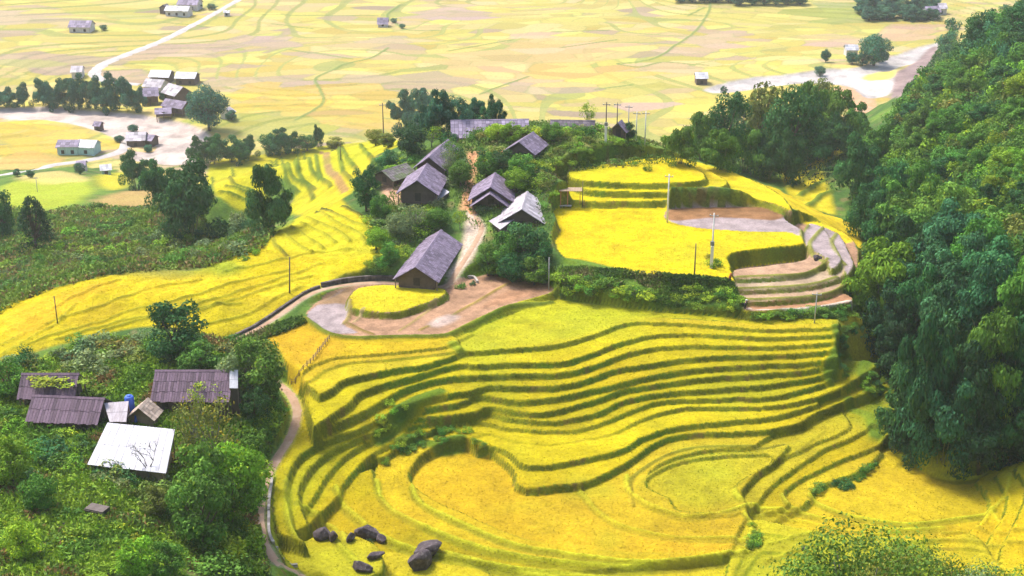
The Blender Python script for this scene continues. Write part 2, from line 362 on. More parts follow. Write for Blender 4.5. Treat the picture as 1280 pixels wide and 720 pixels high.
# bright grassy lips of the near fields
LIME = (.42, .42, .02)
for s in ["515,606 519,618 532,632 570,650 640,679 700,690 780,700 860,700 935,690", "472,600 474,616 482,628 497,641 545,663 600,684 680,700 780,708 900,700", "420,607 426,625 433,634 460,658 482,671 520,687 580,700 650,712 760,722",
          "372,625 395,640 420,663 432,676", "784,594 784,610 798,622 815,632 852,645 880,643 940,644 1000,652 1060,664 1100,668", "978,618 984,628 1000,639 1050,652 1110,662 1180,660", "1012,618 1020,628 1050,641 1090,650 1140,655 1200,648 1240,635",
          "360,600 361,645 370,668 382,678", "557,690 640,712 720,725", "960,680 1020,665 1080,672 1120,676", "960,700 1040,676 1100,680 1160,690",
          "1120,566 1150,585 1182,599 1216,599 1245,588 1285,569", "400,665 425,680 450,705", "725,610 733,622 745,637 775,656 812,666 850,672 930,675", "930,640 940,655 936,675", "918,612 925,622 945,632 985,640"]:
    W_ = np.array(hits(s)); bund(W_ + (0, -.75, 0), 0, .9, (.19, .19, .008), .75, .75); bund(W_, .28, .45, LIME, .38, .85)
for s in ["1130,570 1155,582 1185,590 1215,590", "1180,668 1220,660 1250,668 1290,662", "1120,684 1180,676 1240,684 1290,680",
          "1150,578 1180,592 1210,596"]:
    bund(hits(s), .4, .7, (.16, .20, .014), .6, .85)
for s in ["1140,572 1165,588 1200,594 1240,590", "1238,640 1258,612 1262,592", "1222,660 1240,640 1254,655"]:
    bund(hits(s), .2, .5, (.45, .42, .02), .35, .7)
# grassy banks where two strips run together
for s in ["500,515 486,540 474,552", "550,490 520,500 498,512", "575,437 568,430", "500,556 520,550 545,556 575,550", "1046,410 1048,430 1050,450 1036,470", "1070,430 1085,445 1078,470 1095,480", "1062,505 1085,520 1095,545"]:
    bund(hits(s), .3, 1.6, (.07, .14, .012), 1.4)
paint(hits("1050,396 1090,400 1108,450 1108,555 1090,550 1075,500 1085,480 1060,470 1048,440"), None, col=(.10, .17, .014), feather=4, mix=.75)
for s in ["1060,432 1085,420 1100,412", "1068,450 1090,440 1104,432", "1055,407 1080,404"]:
    bund(hits(s), .5, 1.3, (.32, .27, .012), 1.0)
# ripeness
for s, c, f, m in [("690,600 760,600 880,640 920,680 760,680 690,650", (.38, .24, .010), 6, .4), ("540,590 600,580 680,640 620,660 560,630", (.38, .25, .008), 5, .45),
                   ("330,415 380,402 430,430 400,450 365,455", (.47, .25, .014), 4, .45), ("570,435 600,402 690,376 830,395 780,405 700,428", (.33, .33, .013), 4, .7),
                   ("440,540 380,575 350,600 360,650 400,600", (.30, .32, .014), 5, .6), ("1000,690 1100,670 1180,690 1160,722 980,722", (.30, .33, .015), 5, .6),
                   ("1180,660 1290,650 1290,725 1190,725", (.50, .33, .01), 5, .6), ("960,640 1050,650 1100,668 1000,660", (.50, .37, .01), 3, .6), ("830,590 920,590 910,630 850,630", (.30, .28, .012), 4, .6),
                   ("960,670 1040,670 1000,720 930,720", (.28, .32, .014), 5, .6), ("370,690 440,680 470,722 400,722", (.32, .32, .014), 4, .5)]:
    paint(hits(s), None, col=c, feather=f, mix=m)

# ================================================================== paddies in front of the village
paint(px("384,398 396,378 430,364 470,356 560,356 600,345 640,338 690,362 640,380 600,396 572,410 555,417 500,421 440,421 410,416", 61), 61.0, 0, 1.6, 2, MUD)
paint(px("384,398 396,382 425,366 438,364 436,395 428,404 445,416 412,415", 61.1), 61.1, 0, .4, 2, STN)
paint(px("395,381 430,364 440,360 438,380 420,379", 61.12), 61.12, 0, .4, 2, (.27, .17, .09), feather=1)
paint(px("437,378 443,365 455,359 500,357 553,361 555,369 530,380 495,390 460,389 440,384", 62), 62.1, 0, .7, 1, (.44, .37, .012))
bund(px("437,381 436,396 430,404", 61.3), .4, .6, (.22, .17, .05), .5); bund(px("436,404 450,411 466,417", 61.2), .3, .7, (.17, .12, .03), .6)
bund(px("442,400 455,390", 61.4), .25, .4, (.35, .26, .12), .4)
bund(px("525,412 560,396 590,380 620,362 640,352", 61.1), .25, .5, (.28, .2, .05), .5); bund(px("500,413 530,392 545,380", 61.1), .2, .4, (.3, .22, .08), .4)
paint(px("535,405 560,393 575,396 548,409", 61.05), 61.03, 0, .4, 2, (.42, .32, .27), feather=1.5)
paint(px("600,385 640,362 685,362 640,377", 61.05), 61.03, 0, .4, 2, (.33, .18, .10), feather=1.5)
bund(px("380,398 410,418 440,423 500,422 555,420 575,412 600,400 640,383 690,373", 60.9), .4, .7, (.10, .14, .015), .7)

# ================================================================== the shelf of fields right of the village
field("690,272 697,261 760,257 829,258 833,275 870,284 930,289 985,290 1004,299 1011,314 1002,325 962,330 917,334 915,352 870,350 800,341 740,331 706,321 694,303 700,288", 64.5, col=(.47, .365, .003), w=.8)
paint(px("836,262 900,259 965,259 990,266 1010,276 1003,296 985,290 930,289 870,284 836,276", 64.6), 64.6, 0, .6, 2, STN)
paint(px("836,262 900,259 965,259 985,266 968,275 930,273 890,272 850,276 836,275", 64.62), 64.62, 0, .4, 2, BRN, feather=.8)
paint(px("985,290 1010,277 1040,284 1066,300 1072,330 1062,350 1040,372 935,388 924,362 917,338 962,331 1005,325 1012,312", 61.6), 61.6, 0, .9, 2, MUD)
paint(px("930,376 1000,373 1050,366 1066,372 1060,379 1000,386 937,388", 61.2), 61.2, 0, .4, 2, (.36, .19, .10))
for s, z, c in [("924,362 1000,359 1040,350 1060,338 1066,348 1040,366 1000,373 930,376", 62.0, (.37, .25, .16)), ("921,350 1000,346 1035,337 1050,318 1058,330 1048,348 1005,358 924,362", 62.7, (.35, .26, .17)),
                ("918,338 962,332 1006,325 1015,310 1030,312 1036,325 1020,336 1000,343 921,348", 63.4, (.38, .24, .15)), ("1012,310 1004,298 1012,280 1030,284 1040,300 1052,322 1040,335 1032,322", 63.9, STN),
                ("1030,284 1048,292 1060,312 1066,330 1060,342 1050,322 1040,302", 63.0, STN)]:
    paint(px(s, z), z, 0, .5, 2, c)
GB = (.20, .21, .03)
for s, z in [("1010,279 1003,290 1004,300", 64.4), ("1030,284 1020,294 1012,306 1018,318 1030,325", 63.9), ("1046,291 1040,300 1042,314 1056,330", 63.2), ("921,347 1000,343 1022,336 1034,327", 63.4), ("924,361 1005,357 1046,347", 62.7), ("930,375 1000,372 1040,365 1062,352", 62.0)]:
    bund(px(s, z), .35, .6, GB, .6)
bund(px("936,388 1000,386 1064,376", 61.3), .25, .6, (.55, .46, .38), .5)
field("697,243 720,250 780,251 835,250 900,247 950,250 975,257 990,263 975,245 950,230 880,205 835,198 700,232", 65.7, col=(.45, .365, .004), w=1.2)
field("722,231 740,237 800,239 860,238 905,232 902,222 850,200 835,198 715,222", 66.9, col=(.45, .365, .004), w=.9)
field("715,222 760,227 830,228 878,224 872,212 835,197 760,205 715,212", 68.1, col=(.45, .365, .004), w=.9)
paint(hits("832,196 860,203 905,212 960,232 1020,262 1076,300 1060,304 1000,272 930,245 880,222 850,208"), None, zone=1, col=(.49, .36, .01), feather=1)
bund(hits("885,225 930,235 1000,268 1060,298"), .25, .6, (.34, .28, .01), .5, .7)
paint(hits("695,340 710,322 800,343 870,352 915,354 930,380 925,392 850,386 760,378 700,370"), None, zone=0, col=(.09, .16, .018), feather=1)
PATH_LINES = [('footpath', "395,735 372,717 350,705 333,685 325,655 326,625 333,598 347,572 362,548 371,520 368,502 358,488 346,478 335,465 318,450 300,438 288,430", 1.9, 'c'), ('footpath', "282,430 300,422 330,406 355,390 375,375 400,363 440,355 480,353 520,357 556,358 572,338 585,318 597,298 602,284 592,268", 1.5, 'c'),
              ('earth_path', "592,268 583,252 584,235 587,215 588,200 596,190 615,192 635,186 655,178", (2.2, 1.8), 'e')]
for _, s, w_, _m in PATH_LINES: bund(hits(s), 0, .9, (.40, .33, .24), 1.1, .6, flat=True, wob=0)
# gully terraces behind the crest
paint(hits("980,212 1000,205 1030,192 1047,180 1052,190 1030,205 1032,225 1040,250 1042,268 1020,262 985,240"), None, zone=1, col=(.40, .33, .012), feather=2)
for s in ["985,235 1010,222 1030,212", "1000,246 1020,232 1036,225", "1010,258 1025,246 1040,240", "985,222 1005,208 1040,195"]:
    bund(hits(s), .7, 1.4, (.08, .13, .015), 1.2)
# bare earth in the village and on the slopes
for s, c in [("480,228 510,230 508,246 500,255 482,250", (.50, .29, .19)), ("583,190 600,190 598,210 592,225 600,240 588,262 575,262 582,235 584,210", (.47, .25, .12)), ("600,195 640,183 660,178 655,186 625,196 605,204", (.45, .28, .17)),
             ("585,265 605,280 600,305 585,330 570,350 556,350 575,320 580,290", (.50, .38, .30)), ("612,340 660,352 690,360 640,358", (.33, .16, .07)), ("165,458 185,458 195,475 178,480", (.30, .10, .035)),
             ("25,706 60,699 95,697 128,712 120,738 35,738", (.26, .085, .04)), ("1040,110 1060,108 1095,125 1085,140 1060,135", (.42, .24, .15)), ("275,640 300,650 298,700 282,690", (.20, .10, .05)), ("295,545 315,560 308,580 295,575", (.40, .19, .09)),
             ("1200,255 1250,262 1240,268 1210,262", (.30, .22, .13)), ("1230,300 1262,303 1255,312 1235,310", (.34, .24, .14)), ("1100,225 1130,240 1120,250", (.14, .19, .03))]:
    paint(hits(s), None, col=c, feather=1.5, mix=.9)
for s, c in [("0,590 40,600 100,640 110,700 40,690 0,660", (.16, .24, .02)), ("60,610 120,612 100,650 60,640", (.26, .20, .06)), ("0,300 100,260 200,300 250,340 120,345 0,350", (.13, .14, .035)), ("90,270 150,290 180,330 150,335 110,305", (.22, .15, .07)),
             ("0,235 60,222 110,226 105,248 60,262 0,258", (.32, .36, .02)), ("110,262 150,240 190,236 205,250 150,262", (.40, .25, .09)), ("20,222 80,214 110,226 60,230", (.45, .35, .12)), ("120,220 155,215 160,232 140,238", (.48, .40, .02)),
             ("700,180 800,170 832,195 760,205 700,215", (.19, .27, .035)), ("720,178 760,176 770,190 735,195", (.26, .22, .07))]:
    paint(hits(s), None, col=c, feather=6, mix=.7)

# ================================================================== the valley: rivers, roads, fallow plots
def plots(s, c, m):
    """the plots whose middles lie in the outline take the colour c"""
    W = np.array(hits(s)); q = SEEDS + (0, 0)
    # seeds live in the rolling coordinates: look the cells up through the vertices inside
    P = smooth_line(W, True, 3); D, _, sl = line_dist(P, True, 2); M = inside(P, sl); b = BI[sl]; inb = b[M]
    ids, cnt = np.unique(inb[inb >= 0], return_counts=True); tot = np.bincount(b[b >= 0], minlength=len(SEEDS))
    ids = ids[cnt > .5 * tot[ids]]
    mk = np.isin(BI, ids)
    jit = (.82 + .36 * _tab[(BI[mk] * 5) & 255, (BI[mk] // 7) & 255])[:, None]
    COL[mk] = COL[mk] * (1 - m) + np.array(c) * (.80, .70, .66) * jit * m
RIV = []
def river(s, z, col, w=2.5):
    P = np.array(hits(s)); sl, M, sd = paint(P, None, 0, w, 4, col, feather=2.5)
    H[sl] -= 1.0 * sstep((sd + 1) / 4); BANK[sl][M] = 0
    return P
river("-60,142 0,135 60,133 120,138 170,142 215,150 245,158 262,168 258,186 238,206 205,205 170,200 160,186 150,178 128,165 60,150 0,152 -60,156", -4.6, (.39, .32, .28))
river("880,112 905,104 940,97 985,92 1030,86 1070,84 1110,72 1150,58 1180,52 1170,64 1145,78 1120,86 1128,98 1110,118 1085,122 1060,108 1010,104 960,108 900,116", -4.2, (.35, .32, .30))
paint(hits("1058,104 1090,100 1128,97 1112,116 1095,121"), None, 0, 2, 4, (.42, .385, .35), feather=1.5)
paint(hits("1078,98 1100,90 1118,88 1116,97 1090,101"), None, 0, 2, 3, (.62, .50, .10), feather=2)
paint(hits("1118,96 1140,80 1162,60 1172,58 1165,80 1145,100 1132,118 1120,122"), None, 0, 2, 4, (.22, .16, .15), feather=2)
for s, c in [("-20,72 40,66 90,68 125,72 112,82 95,95 40,92 35,80 -20,84", (0.288, 0.232, 0.216)), ("225,62 262,52 320,40 330,48 300,60 255,75 240,70", (0.336, 0.272, 0.232)), ("318,42 350,46 368,58 330,66 318,60", (0.304, 0.248, 0.240)),
             ("300,80 332,82 345,92 375,100 350,104 320,100 302,92", (0.336, 0.272, 0.232)), ("396,100 430,98 470,100 478,108 465,116 400,114", (0.320, 0.272, 0.208)), ("520,90 560,92 580,100 585,110 540,106 520,102", (0.336, 0.272, 0.232)),
             ("530,18 570,8 588,14 580,24 545,26", (0.336, 0.272, 0.264)), ("360,60 400,66 440,74 425,78 380,70", (0.320, 0.272, 0.208)), ("640,98 665,98 690,110 680,118 640,116", (0.336, 0.288, 0.240)), ("870,36 910,36 935,48 915,62 880,72 840,72 828,64 855,55", (0.336, 0.272, 0.216)),
             ("790,128 815,124 822,134 805,144 788,138", (0.352, 0.272, 0.256)), ("1110,35 1160,28 1178,30 1172,46 1130,50 1105,45", (0.400, 0.288, 0.216)), ("1030,48 1062,46 1066,56 1045,62", (0.368, 0.288, 0.224)), ("770,80 830,78 870,82 850,92 780,86", (0.400, 0.320, 0.216)),
             ("650,35 690,32 700,40 680,50 655,46", (0.448, 0.352, 0.272)), ("0,15 50,14 62,26 20,30 0,26", (0.352, 0.304, 0.240)), ("465,48 500,45 508,52 470,58", (0.304, 0.264, 0.216)), ("270,98 310,96 322,108 290,115 272,110", (0.336, 0.288, 0.216)), ("410,18 470,16 475,20 420,22", (0.336, 0.288, 0.216)),
             ("140,92 170,85 195,95 185,102 150,103", (0.320, 0.248, 0.224)), ("185,60 215,62 180,75 150,80", (0.336, 0.272, 0.232))]:
    plots(s, c, .68)
for s, c in [("560,70 720,45 760,60 700,100 600,100", (0.496, 0.368, 0.184)), ("660,85 740,75 775,95 745,115 690,105", (0.496, 0.368, 0.088)), ("760,110 800,96 830,112 800,122", (0.368, 0.400, 0.104)), ("600,30 720,10 780,20 700,40", (0.416, 0.416, 0.120)),
             ("880,10 960,0 1040,20 1060,40 960,45 900,30", (0.400, 0.400, 0.104)), ("320,105 400,108 400,135 330,140 290,150 300,120", (0.504, 0.392, 0.056)), ("400,125 480,118 480,160 410,150", (0.480, 0.368, 0.072)), ("0,150 60,152 130,168 145,180 100,190 0,200", (0.496, 0.376, 0.040)),
             ("0,196 80,190 60,204 0,212", (0.440, 0.288, 0.096)), ("300,140 420,155 400,172 300,170", (0.272, 0.336, 0.064)), ("0,75 30,72 40,82 0,84", (0.288, 0.336, 0.096)), ("150,18 180,17 182,24 155,26", (0.288, 0.352, 0.096)), ("1000,8 1080,0 1130,10 1090,30 1020,25", (0.176, 0.272, 0.064))]:
    plots(s, c, .6)
for s in ["500,6 484,20 498,32 512,38 548,38", "485,60 465,72 432,80 420,86 395,98 400,112 404,128 385,142 370,150", "888,0 886,14 866,42 845,56 815,74 772,80", "772,80 800,84 830,78 885,82", "860,20 880,10", "360,62 440,74",
          "745,112 790,106", "600,118 660,96", "205,28 260,34", "320,18 420,20 480,19", "690,40 760,38", "340,30 390,36", "700,60 770,50", "560,64 640,50", "540,150 480,148"]:
    bund(hits(s), .3, 1.6, (.12, .17, .045), 1.1, .85)

COL[ZONE == 3] = mixc(COL, (.17, .19, .06), EDGE * .5)[ZONE == 3]
TERR = (ZONE == 1) | (ZONE == 2)
n1 = fbm(GX, GY, 5, 201); n2 = fbm(GX, GY, 1.3, 204, 2); n3 = fbm(GX, GY, 16, 207)
ZONE[(BANK > .3) & (ZONE == 2)] = 1
rice = ZONE == 1
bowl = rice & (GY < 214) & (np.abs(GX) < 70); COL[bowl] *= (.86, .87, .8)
f = 1 + .42 * (n1 - .5) + .40 * (n2 - .5)
COL[rice] *= f[rice][:, None]
COL[rice] = mixc(COL[rice], (.40, .20, .012), (sstep((n3 - .55) / .2) * .16)[rice])
COL[rice] = mixc(COL[rice], (.24, .28, .014), (sstep((.42 - n3) / .2) * .35)[rice])
mud = ZONE == 2
COL[mud] *= .85
COL[mud] *= (1 + .7 * (n2 - .5) + .25 * (n1 - .5))[mud][:, None]
H += np.where(rice, (fbm(GX, GY, .7, 211, 2) - .5) * .16, 0) + np.where(mud, (n2 - .5) * .12, 0)
gb = mixc((.095, .11, .006), (.19, .205, .010), sstep((fbm(GX, GY, 3, 221) - .35) / .35))
gb = mixc(gb, (.08, .18, .010), sstep((fbm(GX, GY, 11, 224) - .5) / .15) * .7)
gb = mixc(gb, (.15, .085, .03), sstep((fbm(GX, GY, 1.8, 227) - .66) / .1) * .7)
rv = ZONE == 4; COL[rv] *= (.55 + .9 * fbm(GX, GY, 6, 241, 4))[rv][:, None]; H += np.where(rv, (fbm(GX, GY, 4, 245, 2) - .5) * .9, 0)
COL[:] = mixc(COL, gb, np.clip(BANK, 0, 1) * .92)
H += BANK * (fbm(GX, GY, 1.6, 231, 2) - .5) * .18
np.clip(COL, .004, .9, out=COL)
# ------------------------------------------------------------------ materials
def new_mat(name):
    m = bpy.data.materials.new(name); m.use_nodes = True
    nt = m.node_tree; nt.nodes.clear()
    out = nt.nodes.new('ShaderNodeOutputMaterial'); b = nt.nodes.new('ShaderNodeBsdfPrincipled')
    nt.links.new(b.outputs[0], out.inputs[0]); b.inputs['Specular IOR Level'].default_value = .25
    return m, nt, b
def N(nt, t, **kw):
    n = nt.nodes.new(t)
    for k_, v_ in kw.items():
        if k_ in n.inputs: n.inputs[k_].default_value = v_
        else: setattr(n, k_, v_)
    return n
def mixn(nt, a, b, fac, mode='MIX'):
    n = nt.nodes.new('ShaderNodeMix'); n.data_type = 'RGBA'; n.blend_type = mode
    for s, v_ in ((6, a), (7, b), (0, fac)):
        if hasattr(v_, 'links'): nt.links.new(v_, n.inputs[s])
        else: n.inputs[s].default_value = v_ if s == 0 else (*v_, 1) if len(v_) == 3 else v_
    return n.outputs[2]
def ramp(nt, fac, stops):
    n = nt.nodes.new('ShaderNodeValToRGB'); e = n.color_ramp.elements
    while len(e) < len(stops): e.new(.5)
    for el, (p, c) in zip(e, stops): el.position = p; el.color = (*c, 1)
    nt.links.new(fac, n.inputs[0]); return n.outputs[0]
def coords(nt, kind='Object', scale=(1, 1, 1)):
    t = nt.nodes.new('ShaderNodeTexCoord'); mp = nt.nodes.new('ShaderNodeMapping'); mp.inputs['Scale'].default_value = scale
    nt.links.new(t.outputs[kind], mp.inputs[0]); return mp.outputs[0]
def noisen(nt, vec, scale, detail=3, rough=.6):
    n = N(nt, 'ShaderNodeTexNoise', Scale=scale, Detail=detail, Roughness=rough); nt.links.new(vec, n.inputs['Vector']); return n.outputs[0]
def bump(nt, b, h, strength=.4, dist=.1):
    n = N(nt, 'ShaderNodeBump', Strength=strength, Distance=dist); nt.links.new(h, n.inputs['Height']); nt.links.new(n.outputs[0], b.inputs['Normal'])

def ground_mat(name, fine, lo, hi, bs):
    m, nt, b = new_mat(name); b.inputs['Roughness'].default_value = .95; b.inputs['Specular IOR Level'].default_value = .1
    a = N(nt, 'ShaderNodeAttribute', attribute_name='Col'); v = coords(nt)
    n = noisen(nt, v, fine, 4, .7)
    c = mixn(nt, a.outputs[0], ramp(nt, n, [(.25, (lo,) * 3), (.75, (hi,) * 3)]), 1.0, 'MULTIPLY')
    nt.links.new(c, b.inputs['Base Color']); bump(nt, b, n, bs, .25)
    return m
M_RICE = ground_mat('rice_and_grass', 2.6, .72, 1.28, .7)
M_VALLEY = ground_mat('valley_fields', .9, .82, 1.18, .5)
M_WILD = ground_mat('wild_slope', 2.0, .55, 1.4, .9)

# ------------------------------------------------------------------ land meshes
def land(name, faces_mask, mat):
    jj, ii = np.nonzero(faces_mask)
    q = np.stack([jj * NX + ii, jj * NX + ii + 1, (jj + 1) * NX + ii + 1, (jj + 1) * NX + ii], 1)
    used, inv = np.unique(q.ravel(), return_inverse=True)
    me = bpy.data.meshes.new(name)
    co = np.stack([GX.ravel()[used], GY.ravel()[used], H.ravel()[used]], 1).astype(np.float32)
    me.vertices.add(len(used)); me.vertices.foreach_set('co', co.ravel())
    nq = len(q); me.loops.add(nq * 4); me.loops.foreach_set('vertex_index', inv.astype(np.int32))
    me.polygons.add(nq); me.polygons.foreach_set('loop_start', np.arange(0, nq * 4, 4, dtype=np.int32))
    me.update(calc_edges=True)
    at_ = me.color_attributes.new('Col', 'FLOAT_COLOR', 'POINT')
    c4 = np.ones((len(used), 4), np.float32); c4[:, :3] = COL.reshape(-1, 3)[used]
    at_.data.foreach_set('color', c4.ravel())
    me.polygons.foreach_set('use_smooth', np.ones(nq, bool))
    me.materials.append(mat); me.update()
    o = bpy.data.objects.new(name, me); C.objects.link(o); o['kind'] = 'structure'
    return o
zf = ZONE[:-1, :-1]
land('terraced_hillside', (zf == 1) | (zf == 2), M_RICE)
land('valley_floor', zf >= 3, M_VALLEY)
land('hillside', zf == 0, M_WILD)

# ------------------------------------------------------------------ camera, sky, sun, view
cam = bpy.data.cameras.new('camera'); co_ = bpy.data.objects.new('camera', cam); C.objects.link(co_)
co_.location = (0, 0, CAM_Z); co_.rotation_euler = (math.pi / 2 - PITCH, 0, 0)
cam.sensor_width = 36; cam.lens = 36 * FOC / 1280; cam.clip_end = 20000; cam.clip_start = .5
sc = bpy.context.scene; sc.camera = co_
SUN_EL, SUN_AZ = math.radians(58), math.radians(-52)       # azimuth from +Y, clockwise
w = bpy.data.worlds.new('World'); sc.world = w; w.use_nodes = True
bg = w.node_tree.nodes['Background']; sky = w.node_tree.nodes.new('ShaderNodeTexSky')
sky.sky_type = 'NISHITA'; sky.sun_disc = False; sky.sun_elevation = SUN_EL; sky.sun_rotation = SUN_AZ
sky.air_density = 1; sky.dust_density = 8; sky.ozone_density = .3; sky.altitude = 1200
w.node_tree.links.new(sky.outputs[0], bg.inputs[0]); bg.inputs[1].default_value = .14
sun = bpy.data.lights.new('sun', 'SUN'); sun.energy = 1.9; sun.angle = math.radians(14); sun.color = (1, .96, .88)
so = bpy.data.objects.new('sun', sun); C.objects.link(so); so.location = (0, 0, 400)
d_ = Vector((math.sin(SUN_AZ) * math.cos(SUN_EL), math.cos(SUN_AZ) * math.cos(SUN_EL), math.sin(SUN_EL)))
so.rotation_euler = (-d_).to_track_quat('-Z', 'Y').to_euler()
sc.view_settings.view_transform = 'Standard'; sc.view_settings.look = 'None'; sc.view_settings.gamma = 1; sc.view_settings.use_curve_mapping = False
sc.view_settings.exposure = 1.47
sc.render.engine = 'CYCLES'; sc.cycles.max_bounces = 6; sc.cycles.transparent_max_bounces = 8; sc.cycles.volume_bounces = 2
sc.cycles.use_denoising = True; sc.cycles.denoiser = 'OPENIMAGEDENOISE'; sc.cycles.denoising_prefilter = 'ACCURATE'; sc.cycles.volume_step_rate = 4
# ------------------------------------------------------------------ tagging
def tag(o, label, cat, group=None, kind=None):
    o['label'] = label; o['category'] = cat
    if group: o['group'] = group
    if kind: o['kind'] = kind
    return o
def mesh_obj(name, me, mat, parent=None):
    o = bpy.data.objects.new(name, me); C.objects.link(o)
    if mat is not None and not me.materials: me.materials.append(mat)
    if parent: o.parent = parent
    return o
def empty(name, loc=(0, 0, 0), rz=0):
    o = bpy.data.objects.new(name, None); C.objects.link(o); o.location = loc; o.rotation_euler = (0, 0, rz); o.empty_display_size = .5
    return o

# ------------------------------------------------------------------ plant materials
def leaf_mat(name, rough=.75):
    m, nt, b = new_mat(name); b.inputs['Roughness'].default_value = rough; b.inputs['Specular IOR Level'].default_value = .18
    a = N(nt, 'ShaderNodeAttribute', attribute_name='Leaf'); oi = nt.nodes.new('ShaderNodeObjectInfo')
    c = mixn(nt, a.outputs[0], oi.outputs['Color'], 1, 'MULTIPLY')
    hs = nt.nodes.new('ShaderNodeHueSaturation')
    mr = N(nt, 'ShaderNodeMapRange'); mr.inputs[3].default_value = .485; mr.inputs[4].default_value = .515
    nt.links.new(oi.outputs['Random'], mr.inputs[0]); nt.links.new(mr.outputs[0], hs.inputs['Hue']); nt.links.new(c, hs.inputs['Color'])
    nt.links.new(hs.outputs[0], b.inputs['Base Color'])
    tr = nt.nodes.new('ShaderNodeBsdfTranslucent'); nt.links.new(hs.outputs[0], tr.inputs[0])
    mx = nt.nodes.new('ShaderNodeMixShader'); mx.inputs[0].default_value = .22
    nt.links.new(b.outputs[0], mx.inputs[1]); nt.links.new(tr.outputs[0], mx.inputs[2])
    nt.links.new(mx.outputs[0], nt.nodes['Material Output'].inputs[0])
    return m
M_LEAF = leaf_mat('leaves')
def bark_mat(name, c0, c1):
    m, nt, b = new_mat(name); b.inputs['Roughness'].default_value = .9
    n = noisen(nt, coords(nt, scale=(1, 1, .3)), 6, 4); nt.links.new(ramp(nt, n, [(.3, c0), (.7, c1)]), b.inputs['Base Color']); bump(nt, b, n, .5, .05)
    return m
M_BARK = bark_mat('bark', (.05, .035, .025), (.16, .12, .09)); M_CULM = bark_mat('bamboo_culm', (.10, .14, .04), (.22, .22, .09)); M_GREYBARK = bark_mat('grey_bark', (.12, .10, .09), (.28, .25, .22))

# ------------------------------------------------------------------ meshes of leaves and limbs
def leaf_mesh(name, P, A, L, Wd, cols, rng, fold=.18, out=None):
    """one folded blade (two quads sharing a rib would be 6 verts; here a bent quad) per point P along axis A"""
    n = len(P); A = A / (np.linalg.norm(A, axis=1, keepdims=True) + 1e-9)
    R = rng.normal(size=(n, 3))
    if out is not None:
        R = out / (np.linalg.norm(out, axis=1, keepdims=True) + 1e-9) + R * .38
        A = A - R * (A * R).sum(1, keepdims=True) / ((R * R).sum(1, keepdims=True) + 1e-9) * .85; A = A / (np.linalg.norm(A, axis=1, keepdims=True) + 1e-9)
    S = np.cross(A, R); S /= np.linalg.norm(S, axis=1, keepdims=True) + 1e-9
    Nn = np.cross(S, A)
    L = L[:, None]; Wd = Wd[:, None]
    v = np.stack([P - A * L * .5, P + S * Wd * .5 + Nn * L * .06, P + A * L * .5 - Nn * L * fold, P - S * Wd * .5 + Nn * L * .06], 1).reshape(-1, 3)
    me = bpy.data.meshes.new(name)
    me.vertices.add(4 * n); me.vertices.foreach_set('co', v.astype(np.float32).ravel())
    me.loops.add(4 * n); me.loops.foreach_set('vertex_index', np.arange(4 * n, dtype=np.int32))
    me.polygons.add(n); me.polygons.foreach_set('loop_start', np.arange(0, 4 * n, 4, dtype=np.int32))
    me.update(calc_edges=True)
    at_ = me.color_attributes.new('Leaf', 'FLOAT_COLOR', 'POINT')
    c4 = np.ones((n, 4, 4), np.float32); c4[:, :, :3] = cols[:, None, :]; at_.data.foreach_set('color', c4.ravel())
    me.materials.append(M_LEAF); me.update()
    return me
def leaf_cols(n, rng, lo=(.75, .8, .6), hi=(1.25, 1.2, 1.3), yellow=.04, tone=None):
    if tone is not None: return leaf_cols(n, rng, lo, hi, yellow) * np.repeat(np.array([q for q, m in tone])[:, None] * np.array([1, 1, 1]), [m for q, m in tone], axis=0)
    t = rng.random(n)[:, None]; c = np.array(lo) * (1 - t) + np.array(hi) * t
    y = rng.random(n) < yellow; c[y] *= (2.0, 1.4, .6)
    return c
def tube(bm, pts, radii, sides=5):
    pts = [Vector(p) for p in pts]; rings = []
    for i, p in enumerate(pts):
        d = (pts[min(i + 1, len(pts) - 1)] - pts[max(i - 1, 0)]).normalized()
        x = d.orthogonal().normalized() if i == 0 else (x - d * x.dot(d)).normalized()
        y = d.cross(x)
        rings.append([bm.verts.new(p + (x * math.cos(a) + y * math.sin(a)) * radii[i]) for a in [k * 2 * math.pi / sides for k in range(sides)]])
    for a, b in zip(rings[:-1], rings[1:]):
        for k in range(sides): bm.faces.new((a[k], a[(k + 1) % sides], b[(k + 1) % sides], b[k]))
    bm.faces.new(rings[0][::-1]); bm.faces.new(rings[-1])
def bm_mesh(name, bm, smooth=True):
    me = bpy.data.meshes.new(name); bm.normal_update(); bm.to_mesh(me); bm.free()
    if smooth: me.polygons.foreach_set('use_smooth', [True] * len(me.polygons))
    return me

